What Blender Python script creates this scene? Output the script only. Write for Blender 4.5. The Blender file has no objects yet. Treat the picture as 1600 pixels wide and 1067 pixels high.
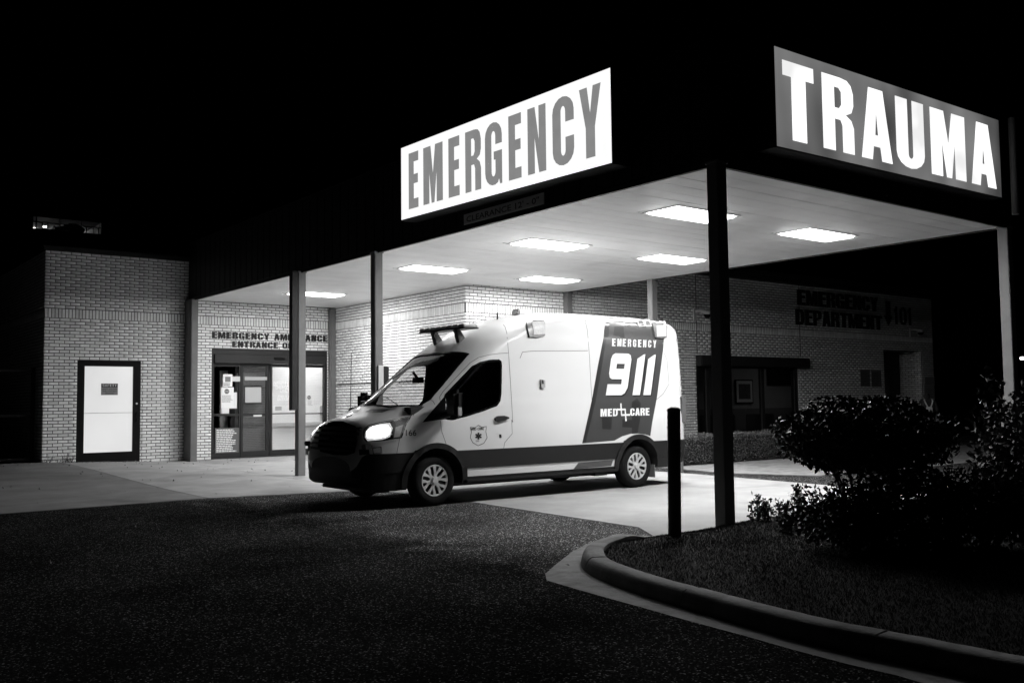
import bpy, bmesh, math, random
import numpy as np
from mathutils import Vector, Matrix
from mathutils.bvhtree import BVHTree

random.seed(7)
RNG = np.random.default_rng(7)
SC = bpy.context.scene
COL = SC.collection
R = math.radians

# ------------------------------------------------------------------ camera
FPX, IW, IH = 1494.84, 1600.0, 1067.0
CAMP = Vector((-7.976, -6.687, 1.370))
YAW, PITCH, ROLL = R(37.756), R(3.576), R(-0.665)
_F = Vector((math.sin(YAW) * math.cos(PITCH), math.cos(YAW) * math.cos(PITCH), math.sin(PITCH)))
_R0 = Vector((math.cos(YAW), -math.sin(YAW), 0))
_U0 = _R0.cross(_F)
CR = _R0 * math.cos(ROLL) + _U0 * math.sin(ROLL)
CU = -_R0 * math.sin(ROLL) + _U0 * math.cos(ROLL)
CF = _F
cam = bpy.data.cameras.new('camera')
cam.sensor_width = 36.0
cam.sensor_fit = 'HORIZONTAL'
cam.lens = 36.0 * FPX / IW
cam.clip_start = 0.05
cam.clip_end = 1000
camo = bpy.data.objects.new('camera', cam)
m3 = Matrix((CR, CU, -CF)).transposed()
camo.matrix_world = Matrix.Translation(CAMP) @ m3.to_4x4()
COL.objects.link(camo)
SC.camera = camo

def ray(px, py):
    """direction through a pixel of the photograph"""
    return (CF + CR * ((px - IW / 2) / FPX) - CU * ((py - IH / 2) / FPX)).normalized()

def on(px, py, axis, val):
    """point where the pixel's ray meets the plane axis = val"""
    d = ray(px, py)
    t = (val - CAMP[axis]) / d[axis]
    return CAMP + d * t

def proj(P):
    d = Vector(P) - CAMP
    z = d.dot(CF)
    return IW / 2 + FPX * d.dot(CR) / z, IH / 2 - FPX * d.dot(CU) / z, z

# ------------------------------------------------------------------ night sky, exposure
wd = bpy.data.worlds.new('World')
SC.world = wd
wd.use_nodes = True
nt = wd.node_tree
bg = nt.nodes['Background']
sky = nt.nodes.new('ShaderNodeTexSky')
sky.sky_type = 'NISHITA'
sky.sun_disc = False
sky.sun_elevation = R(-6)
sky.sun_rotation = R(200)
bw = nt.nodes.new('ShaderNodeRGBToBW')
nt.links.new(sky.outputs[0], bw.inputs[0])
nt.links.new(bw.outputs[0], bg.inputs[0])
bg.inputs[1].default_value = 0.05
vs = SC.view_settings
vs.view_transform = 'Standard'
vs.look = 'None'
vs.exposure = 0.0
vs.gamma = 1.0
vs.use_curve_mapping = False
SC.cycles.max_bounces = 6
SC.cycles.diffuse_bounces = 3
SC.cycles.glossy_bounces = 3
SC.cycles.transparent_max_bounces = 12
SC.cycles.sample_clamp_indirect = 4.0
SC.cycles.sample_clamp_direct = 8.0
SC.cycles.use_denoising = True

# ------------------------------------------------------------------ materials (black-and-white photograph: greys only)
MATS = {}
def _n(t, kind, **kw):
    n = t.nodes.new(kind)
    for k, v in kw.items():
        setattr(n, k, v)
    return n

def mat(name, v, rough=0.6, metal=0.0, var=0.0, vscale=3.0, bump=0.0, bscale=40.0, coat=0.0, spec=0.5, island=0.0, detail=4.0, emit=0.0, stain=0.0, stscale=0.6):
    """grey principled surface; var/vscale give blotches, bump fine relief, island a tone per piece"""
    if name in MATS:
        return MATS[name]
    m = bpy.data.materials.new(name)
    m.use_nodes = True
    t = m.node_tree
    b = t.nodes['Principled BSDF']
    b.inputs['Base Color'].default_value = (v, v, v, 1)
    b.inputs['Roughness'].default_value = rough
    b.inputs['Metallic'].default_value = metal
    b.inputs['Coat Weight'].default_value = coat
    b.inputs['Coat Roughness'].default_value = 0.06
    b.inputs['Specular IOR Level'].default_value = spec
    if emit:
        b.inputs['Emission Color'].default_value = (1, 1, 1, 1)
        b.inputs['Emission Strength'].default_value = emit
    L = t.links.new
    tc = _n(t, 'ShaderNodeTexCoord')
    geo = _n(t, 'ShaderNodeNewGeometry')
    cur = None
    def mul(a, bb):
        nd = _n(t, 'ShaderNodeMath', operation='MULTIPLY')
        for i, x in enumerate((a, bb)):
            if isinstance(x, (int, float)):
                nd.inputs[i].default_value = x
            else:
                L(x, nd.inputs[i])
        return nd.outputs[0]
    if var:
        nz = _n(t, 'ShaderNodeTexNoise')
        nz.inputs['Scale'].default_value = vscale
        nz.inputs['Detail'].default_value = detail
        nz.inputs['Roughness'].default_value = 0.62
        L(geo.outputs['Position'], nz.inputs['Vector'])
        mr = _n(t, 'ShaderNodeMapRange')
        mr.inputs[1].default_value = 0.28; mr.inputs[2].default_value = 0.72
        mr.inputs[3].default_value = 1 - var; mr.inputs[4].default_value = 1 + var
        L(nz.outputs[0], mr.inputs[0])
        cur = mr.outputs[0]
    if stain:
        nz = _n(t, 'ShaderNodeTexNoise')
        nz.inputs['Scale'].default_value = stscale
        nz.inputs['Detail'].default_value = 6
        nz.inputs['Distortion'].default_value = 1.2
        L(geo.outputs['Position'], nz.inputs['Vector'])
        mr = _n(t, 'ShaderNodeMapRange')
        mr.inputs[1].default_value = 0.5; mr.inputs[2].default_value = 0.72
        mr.inputs[3].default_value = 1.0; mr.inputs[4].default_value = 1 - stain
        L(nz.outputs[0], mr.inputs[0])
        cur = mr.outputs[0] if cur is None else mul(cur, mr.outputs[0])
    if island:
        oi = _n(t, 'ShaderNodeObjectInfo')
        ad = _n(t, 'ShaderNodeMath', operation='ADD')
        L(oi.outputs['Random'], ad.inputs[0]); L(geo.outputs['Random Per Island'], ad.inputs[1])
        fr = _n(t, 'ShaderNodeMath', operation='FRACT'); L(ad.outputs[0], fr.inputs[0])
        mr = _n(t, 'ShaderNodeMapRange')
        mr.inputs[3].default_value = 1 - island; mr.inputs[4].default_value = 1 + island
        L(fr.outputs[0], mr.inputs[0])
        cur = mr.outputs[0] if cur is None else mul(cur, mr.outputs[0])
    if cur is not None:
        o = mul(cur, v)
        cb = _n(t, 'ShaderNodeCombineColor')
        for i in range(3):
            L(o, cb.inputs[i])
        L(cb.outputs[0], b.inputs['Base Color'])
    if bump:
        nz = _n(t, 'ShaderNodeTexNoise')
        nz.inputs['Scale'].default_value = bscale
        nz.inputs['Detail'].default_value = 5
        L(geo.outputs['Position'], nz.inputs['Vector'])
        bp = _n(t, 'ShaderNodeBump')
        bp.inputs['Strength'].default_value = bump
        bp.inputs['Distance'].default_value = 0.01
        L(nz.outputs[0], bp.inputs['Height'])
        L(bp.outputs[0], b.inputs['Normal'])
    MATS[name] = m
    return m

def emis(name, strength, base=0.7, var=0.0, vscale=2.0, stretch=(1, 1, 1)):
    """a surface that gives off light (lamp lens, backlit sign, lit pane)"""
    if name in MATS:
        return MATS[name]
    m = bpy.data.materials.new(name)
    m.use_nodes = True
    t = m.node_tree
    b = t.nodes['Principled BSDF']
    b.inputs['Base Color'].default_value = (base, base, base, 1)
    b.inputs['Roughness'].default_value = 0.35
    b.inputs['Emission Color'].default_value = (1, 1, 1, 1)
    b.inputs['Emission Strength'].default_value = strength
    if var:
        geo = _n(t, 'ShaderNodeNewGeometry')
        mp = _n(t, 'ShaderNodeMapping'); mp.inputs['Scale'].default_value = stretch
        t.links.new(geo.outputs['Position'], mp.inputs['Vector'])
        nz = _n(t, 'ShaderNodeTexNoise'); nz.inputs['Scale'].default_value = vscale
        nz.inputs['Detail'].default_value = 2
        t.links.new(mp.outputs[0], nz.inputs['Vector'])
        mr = _n(t, 'ShaderNodeMapRange')
        mr.inputs[1].default_value = 0.3; mr.inputs[2].default_value = 0.7
        mr.inputs[3].default_value = strength * (1 - var); mr.inputs[4].default_value = strength * (1 + var)
        t.links.new(nz.outputs[0], mr.inputs[0])
        t.links.new(mr.outputs[0], b.inputs['Emission Strength'])
    MATS[name] = m
    return m

def glass(name, tint=0.9, refl=1.0):
    if name in MATS:
        return MATS[name]
    m = bpy.data.materials.new(name)
    m.use_nodes = True
    t = m.node_tree
    t.nodes.remove(t.nodes['Principled BSDF'])
    out = t.nodes['Material Output']
    tr = _n(t, 'ShaderNodeBsdfTransparent'); tr.inputs[0].default_value = (tint, tint, tint, 1)
    gl = _n(t, 'ShaderNodeBsdfGlossy'); gl.inputs['Roughness'].default_value = 0.015
    gl.inputs[0].default_value = (refl, refl, refl, 1)
    lw = _n(t, 'ShaderNodeLayerWeight'); lw.inputs[0].default_value = .5
    pw = _n(t, 'ShaderNodeMath', operation='POWER'); pw.inputs[1].default_value = 5.0
    t.links.new(lw.outputs['Facing'], pw.inputs[0])
    fr = _n(t, 'ShaderNodeMath', operation='MULTIPLY_ADD'); fr.inputs[1].default_value = .95; fr.inputs[2].default_value = .04
    t.links.new(pw.outputs[0], fr.inputs[0])
    mx = _n(t, 'ShaderNodeMixShader')
    t.links.new(fr.outputs[0], mx.inputs[0]); t.links.new(tr.outputs[0], mx.inputs[1]); t.links.new(gl.outputs[0], mx.inputs[2])
    t.links.new(mx.outputs[0], out.inputs[0])
    MATS[name] = m
    return m

# ------------------------------------------------------------------ object helpers
def tag(o, label=None, cat=None, group=None, kind=None):
    if label: o['label'] = label
    if cat: o['category'] = cat
    if group: o['group'] = group
    if kind: o['kind'] = kind
    return o

def empty(name, loc, label=None, cat=None, group=None):
    o = bpy.data.objects.new(name, None)
    o.empty_display_size = 0.2
    o.location = loc
    COL.objects.link(o)
    return tag(o, label, cat, group)

def link(name, me, m=None, parent=None, loc=None):
    """link a mesh whose vertices are in world space (or local when loc is given)"""
    o = bpy.data.objects.new(name, me)
    COL.objects.link(o)
    if m is not None and not me.materials:
        for x in (m if isinstance(m, (list, tuple)) else [m]):
            me.materials.append(x)
    if loc is not None:
        o.location = loc
    if parent is not None:
        o.parent = parent
        o.matrix_parent_inverse = Matrix.Translation(-wloc(parent)) if not any(parent.rotation_euler) else parent.matrix_basis.inverted()
    return o

def wloc(o):
    v = Vector(o.location)
    # parts carry world-space vertices with zero own location, so one level is enough
    return v

class MB:
    """collects shapes into one mesh"""
    def __init__(s):
        s.v = []; s.f = []; s.mi = []; s.smooth = False
    def add(s, vs, fs, mi=0):
        o = len(s.v)
        s.v += [tuple(x) for x in vs]
        s.f += [tuple(i + o for i in f) for f in fs]
        s.mi += [mi] * len(fs)
        return s
    def box(s, x0, x1, y0, y1, z0, z1, mi=0):
        x0, x1 = min(x0, x1), max(x0, x1); y0, y1 = min(y0, y1), max(y0, y1); z0, z1 = min(z0, z1), max(z0, z1)
        return s.add([(x0, y0, z0), (x1, y0, z0), (x1, y1, z0), (x0, y1, z0), (x0, y0, z1), (x1, y0, z1), (x1, y1, z1), (x0, y1, z1)],
                     [(0, 3, 2, 1), (4, 5, 6, 7), (0, 1, 5, 4), (1, 2, 6, 5), (2, 3, 7, 6), (3, 0, 4, 7)], mi)
    def tube(s, pts, rad, n=8, mi=0, cap=True):
        pts = [Vector(p) for p in pts]
        rs = rad if isinstance(rad, (list, tuple)) else [rad] * len(pts)
        rings = []
        for i, p in enumerate(pts):
            d = (pts[min(i + 1, len(pts) - 1)] - pts[max(i - 1, 0)]).normalized()
            a = d.orthogonal().normalized() if i == 0 else (rings[-1][1] - d * rings[-1][1].dot(d)).normalized()
            b = d.cross(a)
            rings.append(([p + (a * math.cos(2 * math.pi * k / n) + b * math.sin(2 * math.pi * k / n)) * rs[i] for k in range(n)], a))
        vs = [v for r in rings for v in r[0]]
        fs = []
        for i in range(len(pts) - 1):
            for k in range(n):
                fs.append((i * n + k, i * n + (k + 1) % n, (i + 1) * n + (k + 1) % n, (i + 1) * n + k))
        if cap:
            fs.append(tuple(reversed(range(n)))); fs.append(tuple(range((len(pts) - 1) * n, len(pts) * n)))
        return s.add(vs, fs, mi)
    def lathe(s, prof, origin, axis='z', n=32, mi=0):
        """prof: list of (radius, height along axis)"""
        o = Vector(origin); vs = []; fs = []
        for r, h in prof:
            for k in range(n):
                a = 2 * math.pi * k / n
                c, d = r * math.cos(a), r * math.sin(a)
                vs.append(o + (Vector((c, d, h)) if axis == 'z' else Vector((c, h, d)) if axis == 'y' else Vector((h, c, d))))
        for i in range(len(prof) - 1):
            for k in range(n):
                fs.append((i * n + k, i * n + (k + 1) % n, (i + 1) * n + (k + 1) % n, (i + 1) * n + k))
        return s.add(vs, fs, mi)
    def prism(s, poly, axis, a0, a1, mi=0):
        """polygon (2-tuples in the other two axes, in order) pushed along an axis"""
        n = len(poly)
        def P(p, a):
            return (a, p[0], p[1]) if axis == 0 else (p[0], a, p[1]) if axis == 1 else (p[0], p[1], a)
        vs = [P(p, a0) for p in poly] + [P(p, a1) for p in poly]
        fs = [tuple(range(n)), tuple(reversed(range(n, 2 * n)))] + [(i, i + n, (i + 1) % n + n, (i + 1) % n) for i in range(n)]
        return s.add(vs, fs, mi)
    def mesh(s, name, fix=True, smooth=None):
        me = bpy.data.meshes.new(name)
        me.from_pydata(s.v, [], s.f)
        if any(s.mi):
            me.polygons.foreach_set('material_index', s.mi)
        if fix:
            bm = bmesh.new(); bm.from_mesh(me)
            bmesh.ops.recalc_face_normals(bm, faces=bm.faces)
            bm.to_mesh(me); bm.free()
        if smooth is not None:
            smooth_mesh(me, smooth)
        me.update()
        return me
    def build(s, name, m=None, parent=None, smooth=None, bevel=0.0):
        me = s.mesh(name, smooth=smooth)
        if bevel:
            bm = bmesh.new(); bm.from_mesh(me)
            bmesh.ops.bevel(bm, geom=[e for e in bm.edges if len(e.link_faces) == 2 and e.calc_face_angle(0) > 0.6], offset=bevel, segments=2, affect='EDGES', clamp_overlap=True)
            bm.to_mesh(me); bm.free()
            smooth_mesh(me, 40)
        return link(name, me, m, parent)

def smooth_mesh(me, ang):
    me.polygons.foreach_set('use_smooth', [True] * len(me.polygons))
    me.set_sharp_from_angle(angle=R(ang))

def fast_mesh(name, V, F):
    """numpy verts (n,3), equal-size faces (m,k)"""
    me = bpy.data.meshes.new(name)
    V = np.ascontiguousarray(V, dtype=np.float32); F = np.ascontiguousarray(F, dtype=np.int32)
    me.vertices.add(len(V)); me.vertices.foreach_set('co', V.ravel())
    k = F.shape[1]
    me.loops.add(F.size); me.loops.foreach_set('vertex_index', F.ravel())
    me.polygons.add(len(F)); me.polygons.foreach_set('loop_start', np.arange(0, F.size, k, dtype=np.int32))
    me.polygons.foreach_set('loop_total', np.full(len(F), k, dtype=np.int32))
    me.update(calc_edges=True)
    return me

def tree_copy(o, dloc, parent=None, rotz=None):
    c = o.copy(); COL.objects.link(c)
    if parent is None:
        c.location = Vector(o.location) + Vector(dloc)
    else:
        c.parent = parent
    for ch in list(o.children):
        tree_copy(ch, dloc, c)
    return c

# ------------------------------------------------------------------ lettering
def _arc(cx, cy, rx, ry, a0, a1, n=9):
    return [(cx + rx * math.cos(R(a0 + (a1 - a0) * i / (n - 1))), cy + ry * math.sin(R(a0 + (a1 - a0) * i / (n - 1)))) for i in range(n)]
GL = {
 'E': [[(0, 0), (0, 1), (1, 1), (1, .83), (.52, .83), (.52, .605), (.95, .605), (.95, .44), (.52, .44), (.52, .17), (1, .17), (1, 0)]],
 'T': [[(0, 1), (1, 1), (1, .81), (.73, .81), (.73, 0), (.27, 0), (.27, .81), (0, .81)]],
 'M': [[(0, 0), (0, 1), (.38, 1), (.5, .50), (.62, 1), (1, 1), (1, 0), (.69, 0), (.69, .56), (.57, 0), (.43, 0), (.31, .56), (.31, 0)]],
 'N': [[(0, 0), (0, 1), (.40, 1), (.62, .47), (.62, 1), (1, 1), (1, 0), (.62, 0), (.38, .55), (.38, 0)]],
 'Y': [[(0, 1), (.36, 1), (.5, .62), (.64, 1), (1, 1), (.71, .42), (.71, 0), (.29, 0), (.29, .42)]],
 'A': [[(0, 0), (.27, 1), (.73, 1), (1, 0), (.66, 0), (.61, .19), (.39, .19), (.34, 0)], [(.45, .35), (.55, .35), (.5, .72)]],
 'U': [[(0, 1), (.41, 1), (.41, .2)] + _arc(.5, .2, .09, .06, 180, 360) + [(.59, 1), (1, 1), (1, .22)] + _arc(.5, .22, .5, .22, 0, -180)],
 'C': [[(1, .62), (1, .78)] + _arc(.5, .78, .5, .22, 0, 180) + _arc(.5, .22, .5, .22, 180, 360) + [(1, .40), (.61, .40)] + _arc(.5, .22, .11, .08, 360, 180) + _arc(.5, .78, .11, .08, 180, 0) + [(.61, .62)]],
 'G': [[(1, .64), (1, .78)] + _arc(.5, .78, .5, .22, 0, 180) + _arc(.5, .22, .5, .22, 180, 300, 7) + [(.82, .09), (.88, .0), (1, .0), (1, .53), (.52, .53), (.52, .40), (.62, .40)] + _arc(.5, .22, .12, .08, 360, 180) + _arc(.5, .78, .12, .08, 180, 0) + [(.62, .64)]],
 'R': [[(0, 0), (0, 1), (.58, 1), (.8, .985), (.93, .93), (1, .82), (1, .66), (.93, .56), (.74, .51), (.92, .45), (1, .35), (1, 0), (.63, 0), (.63, .36), (.57, .43), (.38, .43), (.38, 0)], [(.38, .86), (.53, .86), (.61, .81), (.61, .64), (.53, .58), (.38, .58)]],
 '9': [[(0, 0), (.75, 0), (.90, .05), (1, .18), (1, .86), (.94, .96), (.82, 1), (.18, 1), (.06, .96), (0, .86), (0, .52), (.06, .42), (.18, .38), (.66, .38), (.66, .26), (0, .26)], [(.32, .63), (.32, .75), (.70, .75), (.70, .63)]],
 '1': [[(0, 0), (1, 0), (1, 1), (.75, .985), (0, .88)]],
}
def _o(x0, x1, y0, y1, ry): return _arc((x0 + x1) / 2, y1 - ry, (x1 - x0) / 2, ry, 0, 180) + _arc((x0 + x1) / 2, y0 + ry, (x1 - x0) / 2, ry, 180, 360)
GL['O'] = [_o(0, 1, 0, 1, .24), _o(.33, .67, .15, .85, .12)]
GL['0'] = [_o(0, 1, 0, 1, .28), _o(.28, .72, .13, .87, .16)]
GL['i'] = [[(.30, 0), (.72, 0), (.72, 1), (.45, 1), (.38, .90), (.05, .82), (.05, .69), (.30, .73)]]
GL['L'] = [[(0, 0), (0, 1), (.40, 1), (.40, .17), (1, .17), (1, 0)]]
GL['D'] = [[(0, 0), (0, 1), (.52, 1), (.80, .95), (.96, .82), (1, .64), (1, .36), (.96, .18), (.80, .05), (.52, 0)], [(.36, .16), (.36, .84), (.50, .84), (.61, .79), (.65, .68), (.65, .32), (.61, .21), (.50, .16)]]
GL['P'] = [[(0, 0), (0, 1), (.58, 1), (.84, .96), (.98, .85), (1, .70), (.98, .55), (.84, .44), (.58, .39), (.37, .39), (.37, 0)], [(.37, .54), (.37, .85), (.54, .85), (.63, .79), (.63, .60), (.54, .54)]]
GL['B'] = [[(0, 0), (0, 1), (.58, 1), (.84, .97), (.96, .87), (.96, .68), (.90, .58), (.78, .53), (.94, .47), (1, .37), (1, .17), (.88, .04), (.60, 0)], [(.36, .60), (.36, .86), (.52, .86), (.61, .81), (.61, .66), (.52, .60)], [(.36, .15), (.36, .44), (.53, .44), (.64, .38), (.64, .21), (.53, .15)]]
GL['F'] = [[(0, 0), (0, 1), (1, 1), (1, .83), (.42, .83), (.42, .58), (.92, .58), (.92, .42), (.42, .42), (.42, 0)]]
GL['S'] = [[(0, .28), (0, .10), (.12, .02), (.4, 0), (.75, 0), (.95, .06), (1, .2), (1, .4), (.92, .52), (.4, .66), (.36, .78), (.45, .86), (.62, .84), (.64, .70), (1, .70), (1, .90), (.88, .98), (.6, 1), (.25, 1), (.06, .94), (0, .8), (0, .62), (.08, .5), (.6, .36), (.64, .24), (.55, .15), (.38, .17), (.36, .28)]]
GL['m'] = [[(0, 0), (0, 1), (.33, 1), (.5, .42), (.67, 1), (1, 1), (1, 0), (.75, 0), (.75, .62), (.57, 0), (.43, 0), (.25, .62), (.25, 0)]]
WID = {'M': 1.28, 'i': .62, '1': .6, ' ': .55, 'L': .88, 'E': .9}
def glyph_text(s, frame, x0, x1, z0, h, thick, m, parent, gap=.2):
    ws = [WID.get(c, 1.0) for c in s]
    k = (x1 - x0) / (sum(ws) + gap * (len(s) - 1)); x = x0
    for c, w in zip(s, ws):
        if c != ' ': glyph_on('m' if c == 'M' else c, frame, x, x + w * k, z0, z0 + h, thick, m, parent)
        x += (w + gap) * k
def curve_mesh(splines, name):
    """flat filled mesh in the XY plane from closed outlines (holes allowed)"""
    cu = bpy.data.curves.new(name, 'CURVE')
    cu.dimensions = '2D'; cu.fill_mode = 'BOTH'
    for pts in splines:
        sp = cu.splines.new('POLY'); sp.points.add(len(pts) - 1)
        for p, q in zip(sp.points, pts):
            p.co = (q[0], q[1], 0, 1)
        sp.use_cyclic_u = True
    o = bpy.data.objects.new(name, cu); COL.objects.link(o)
    dg = bpy.context.evaluated_depsgraph_get()
    me = bpy.data.meshes.new_from_object(o.evaluated_get(dg))
    bpy.data.objects.remove(o); bpy.data.curves.remove(cu)
    me.name = name
    return me

_tc = {}
def text_polys(s, bold=0.0):
    """flat text mesh as (verts, faces), cap height 1, from the built-in font"""
    key = (s, bold)
    if key in _tc:
        return _tc[key]
    cu = bpy.data.curves.new('t', 'FONT')
    cu.body = s; cu.size = 1.0; cu.offset = bold; cu.resolution_u = 3
    cu.align_x = 'LEFT'
    o = bpy.data.objects.new('t', cu); COL.objects.link(o)
    dg = bpy.context.evaluated_depsgraph_get()
    me = bpy.data.meshes.new_from_object(o.evaluated_get(dg))
    bpy.data.objects.remove(o); bpy.data.curves.remove(cu)
    V = [(v.co.x / 0.73, v.co.y / 0.73) for v in me.vertices]
    F = [tuple(p.vertices) for p in me.polygons]
    bpy.data.meshes.remove(me)
    _tc[key] = (V, F)
    return V, F

def solid_flat(V, F, frame, thick):
    """verts 2-D, frame(a, b, depth) -> world; gives a slab 'thick' deep (front at depth thick)"""
    me = bpy.data.meshes.new('t')
    me.from_pydata([(a, b, 0) for a, b in V], [], F)
    bm = bmesh.new(); bm.from_mesh(me); bpy.data.meshes.remove(me)
    bmesh.ops.remove_doubles(bm, verts=bm.verts, dist=1e-6)
    if thick:
        ret = bmesh.ops.extrude_face_region(bm, geom=list(bm.faces))
        for v in ret['geom']:
            if isinstance(v, bmesh.types.BMVert):
                v.co.z = thick
    for v in bm.verts:
        v.co = frame(v.co.x, v.co.y, v.co.z)
    bmesh.ops.recalc_face_normals(bm, faces=bm.faces)
    me = bpy.data.meshes.new('letter'); bm.to_mesh(me); bm.free()
    return me

def text_on(s, frame, x0, x1, h, thick, m, parent, name='letter', bold=0.02, each=True):
    """lettering between x0 and x1 (frame units), cap height h; one object per character"""
    V, F = text_polys(s, bold)
    a0 = min(v[0] for v in V); a1 = max(v[0] for v in V)
    k = (x1 - x0) / (a1 - a0)
    V2 = [(x0 + (v[0] - a0) * k, v[1] * h) for v in V]
    if not each:
        return tag(link(name, solid_flat(V2, F, frame, thick), m, parent), kind='stuff')
    # split into characters by connected pieces whose x-ranges overlap
    par = list(range(len(V)))
    def fd(i):
        while par[i] != i:
            par[i] = par[par[i]]; i = par[i]
        return i
    for f in F:
        for i in f[1:]:
            par[fd(i)] = fd(f[0])
    groups = {}
    for f in F:
        groups.setdefault(fd(f[0]), []).append(f)
    out = []
    for g in groups.values():
        idx = sorted({i for f in g for i in f}); mp = {i: j for j, i in enumerate(idx)}
        out.append(link(name, solid_flat([V2[i] for i in idx], [tuple(mp[i] for i in f) for f in g], frame, thick), m, parent))
    return out

def glyph_on(ch, frame, x0, x1, z0, z1, thick, m, parent, name='letter', shear=0.0):
    me0 = curve_mesh(GL[ch], 'g')
    V = [(x0 + (v.co.x) * (x1 - x0) + shear * v.co.y * (z1 - z0), z0 + v.co.y * (z1 - z0)) for v in me0.vertices]
    F = [tuple(p.vertices) for p in me0.polygons]
    bpy.data.meshes.remove(me0)
    return link(name, solid_flat(V, F, frame, thick), m, parent)
# ------------------------------------------------------------------ measured layout (metres)
W, L, X1, Y1 = 6.694, 16.439, 3.868, 10.23
HS = 3.90                      # canopy soffit
XL, HL = -3.21, 4.87           # left wing
XR, HR = 23.2, 4.69            # emergency department wing

def sstep(t):
    t = max(0.0, min(1.0, t)); return t * t * (3 - 2 * t)

def slab_z(x, y):
    return 0.006 + sstep((y - 8) / 8) * (0.03 + min(3.4, max(0.0, -x)) * 0.033)

def poly_bm(poly, step):
    """flat polygon cut by a square grid, as a bmesh in the XY plane"""
    bm = bmesh.new()
    bm.faces.new([bm.verts.new((p[0], p[1], 0)) for p in poly])
    lo = [min(p[i] for p in poly) for i in (0, 1)]; hi = [max(p[i] for p in poly) for i in (0, 1)]
    st = step if isinstance(step, (tuple, list)) else (step, step)
    for i in (0, 1):
        k = math.ceil(lo[i] / st[i] + 1e-6)
        while k * st[i] < hi[i] - 1e-6:
            co = [0, 0, 0]; no = [0, 0, 0]; co[i] = k * st[i]; no[i] = 1
            bmesh.ops.bisect_plane(bm, geom=bm.verts[:] + bm.edges[:] + bm.faces[:], dist=1e-6, plane_co=co, plane_no=no)
            k += 1
    return bm

def sheet(name, poly, step, zf, m, label=None, parent=None, drop=0.0):
    bm = poly_bm(poly, step)
    if drop:
        be = [e for e in bm.edges if e.is_boundary]
        ret = bmesh.ops.extrude_edge_only(bm, edges=be)
        low = {v for v in ret['geom'] if isinstance(v, bmesh.types.BMVert)}
    else:
        low = set()
    for v in bm.verts:
        v.co.z = zf(v.co.x, v.co.y) - (drop if v in low else 0)
    bmesh.ops.recalc_face_normals(bm, faces=bm.faces)
    me = bpy.data.meshes.new(name); bm.to_mesh(me); bm.free()
    o = link(name, me, m, parent)
    return tag(o, label, None, None, 'structure')

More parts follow.
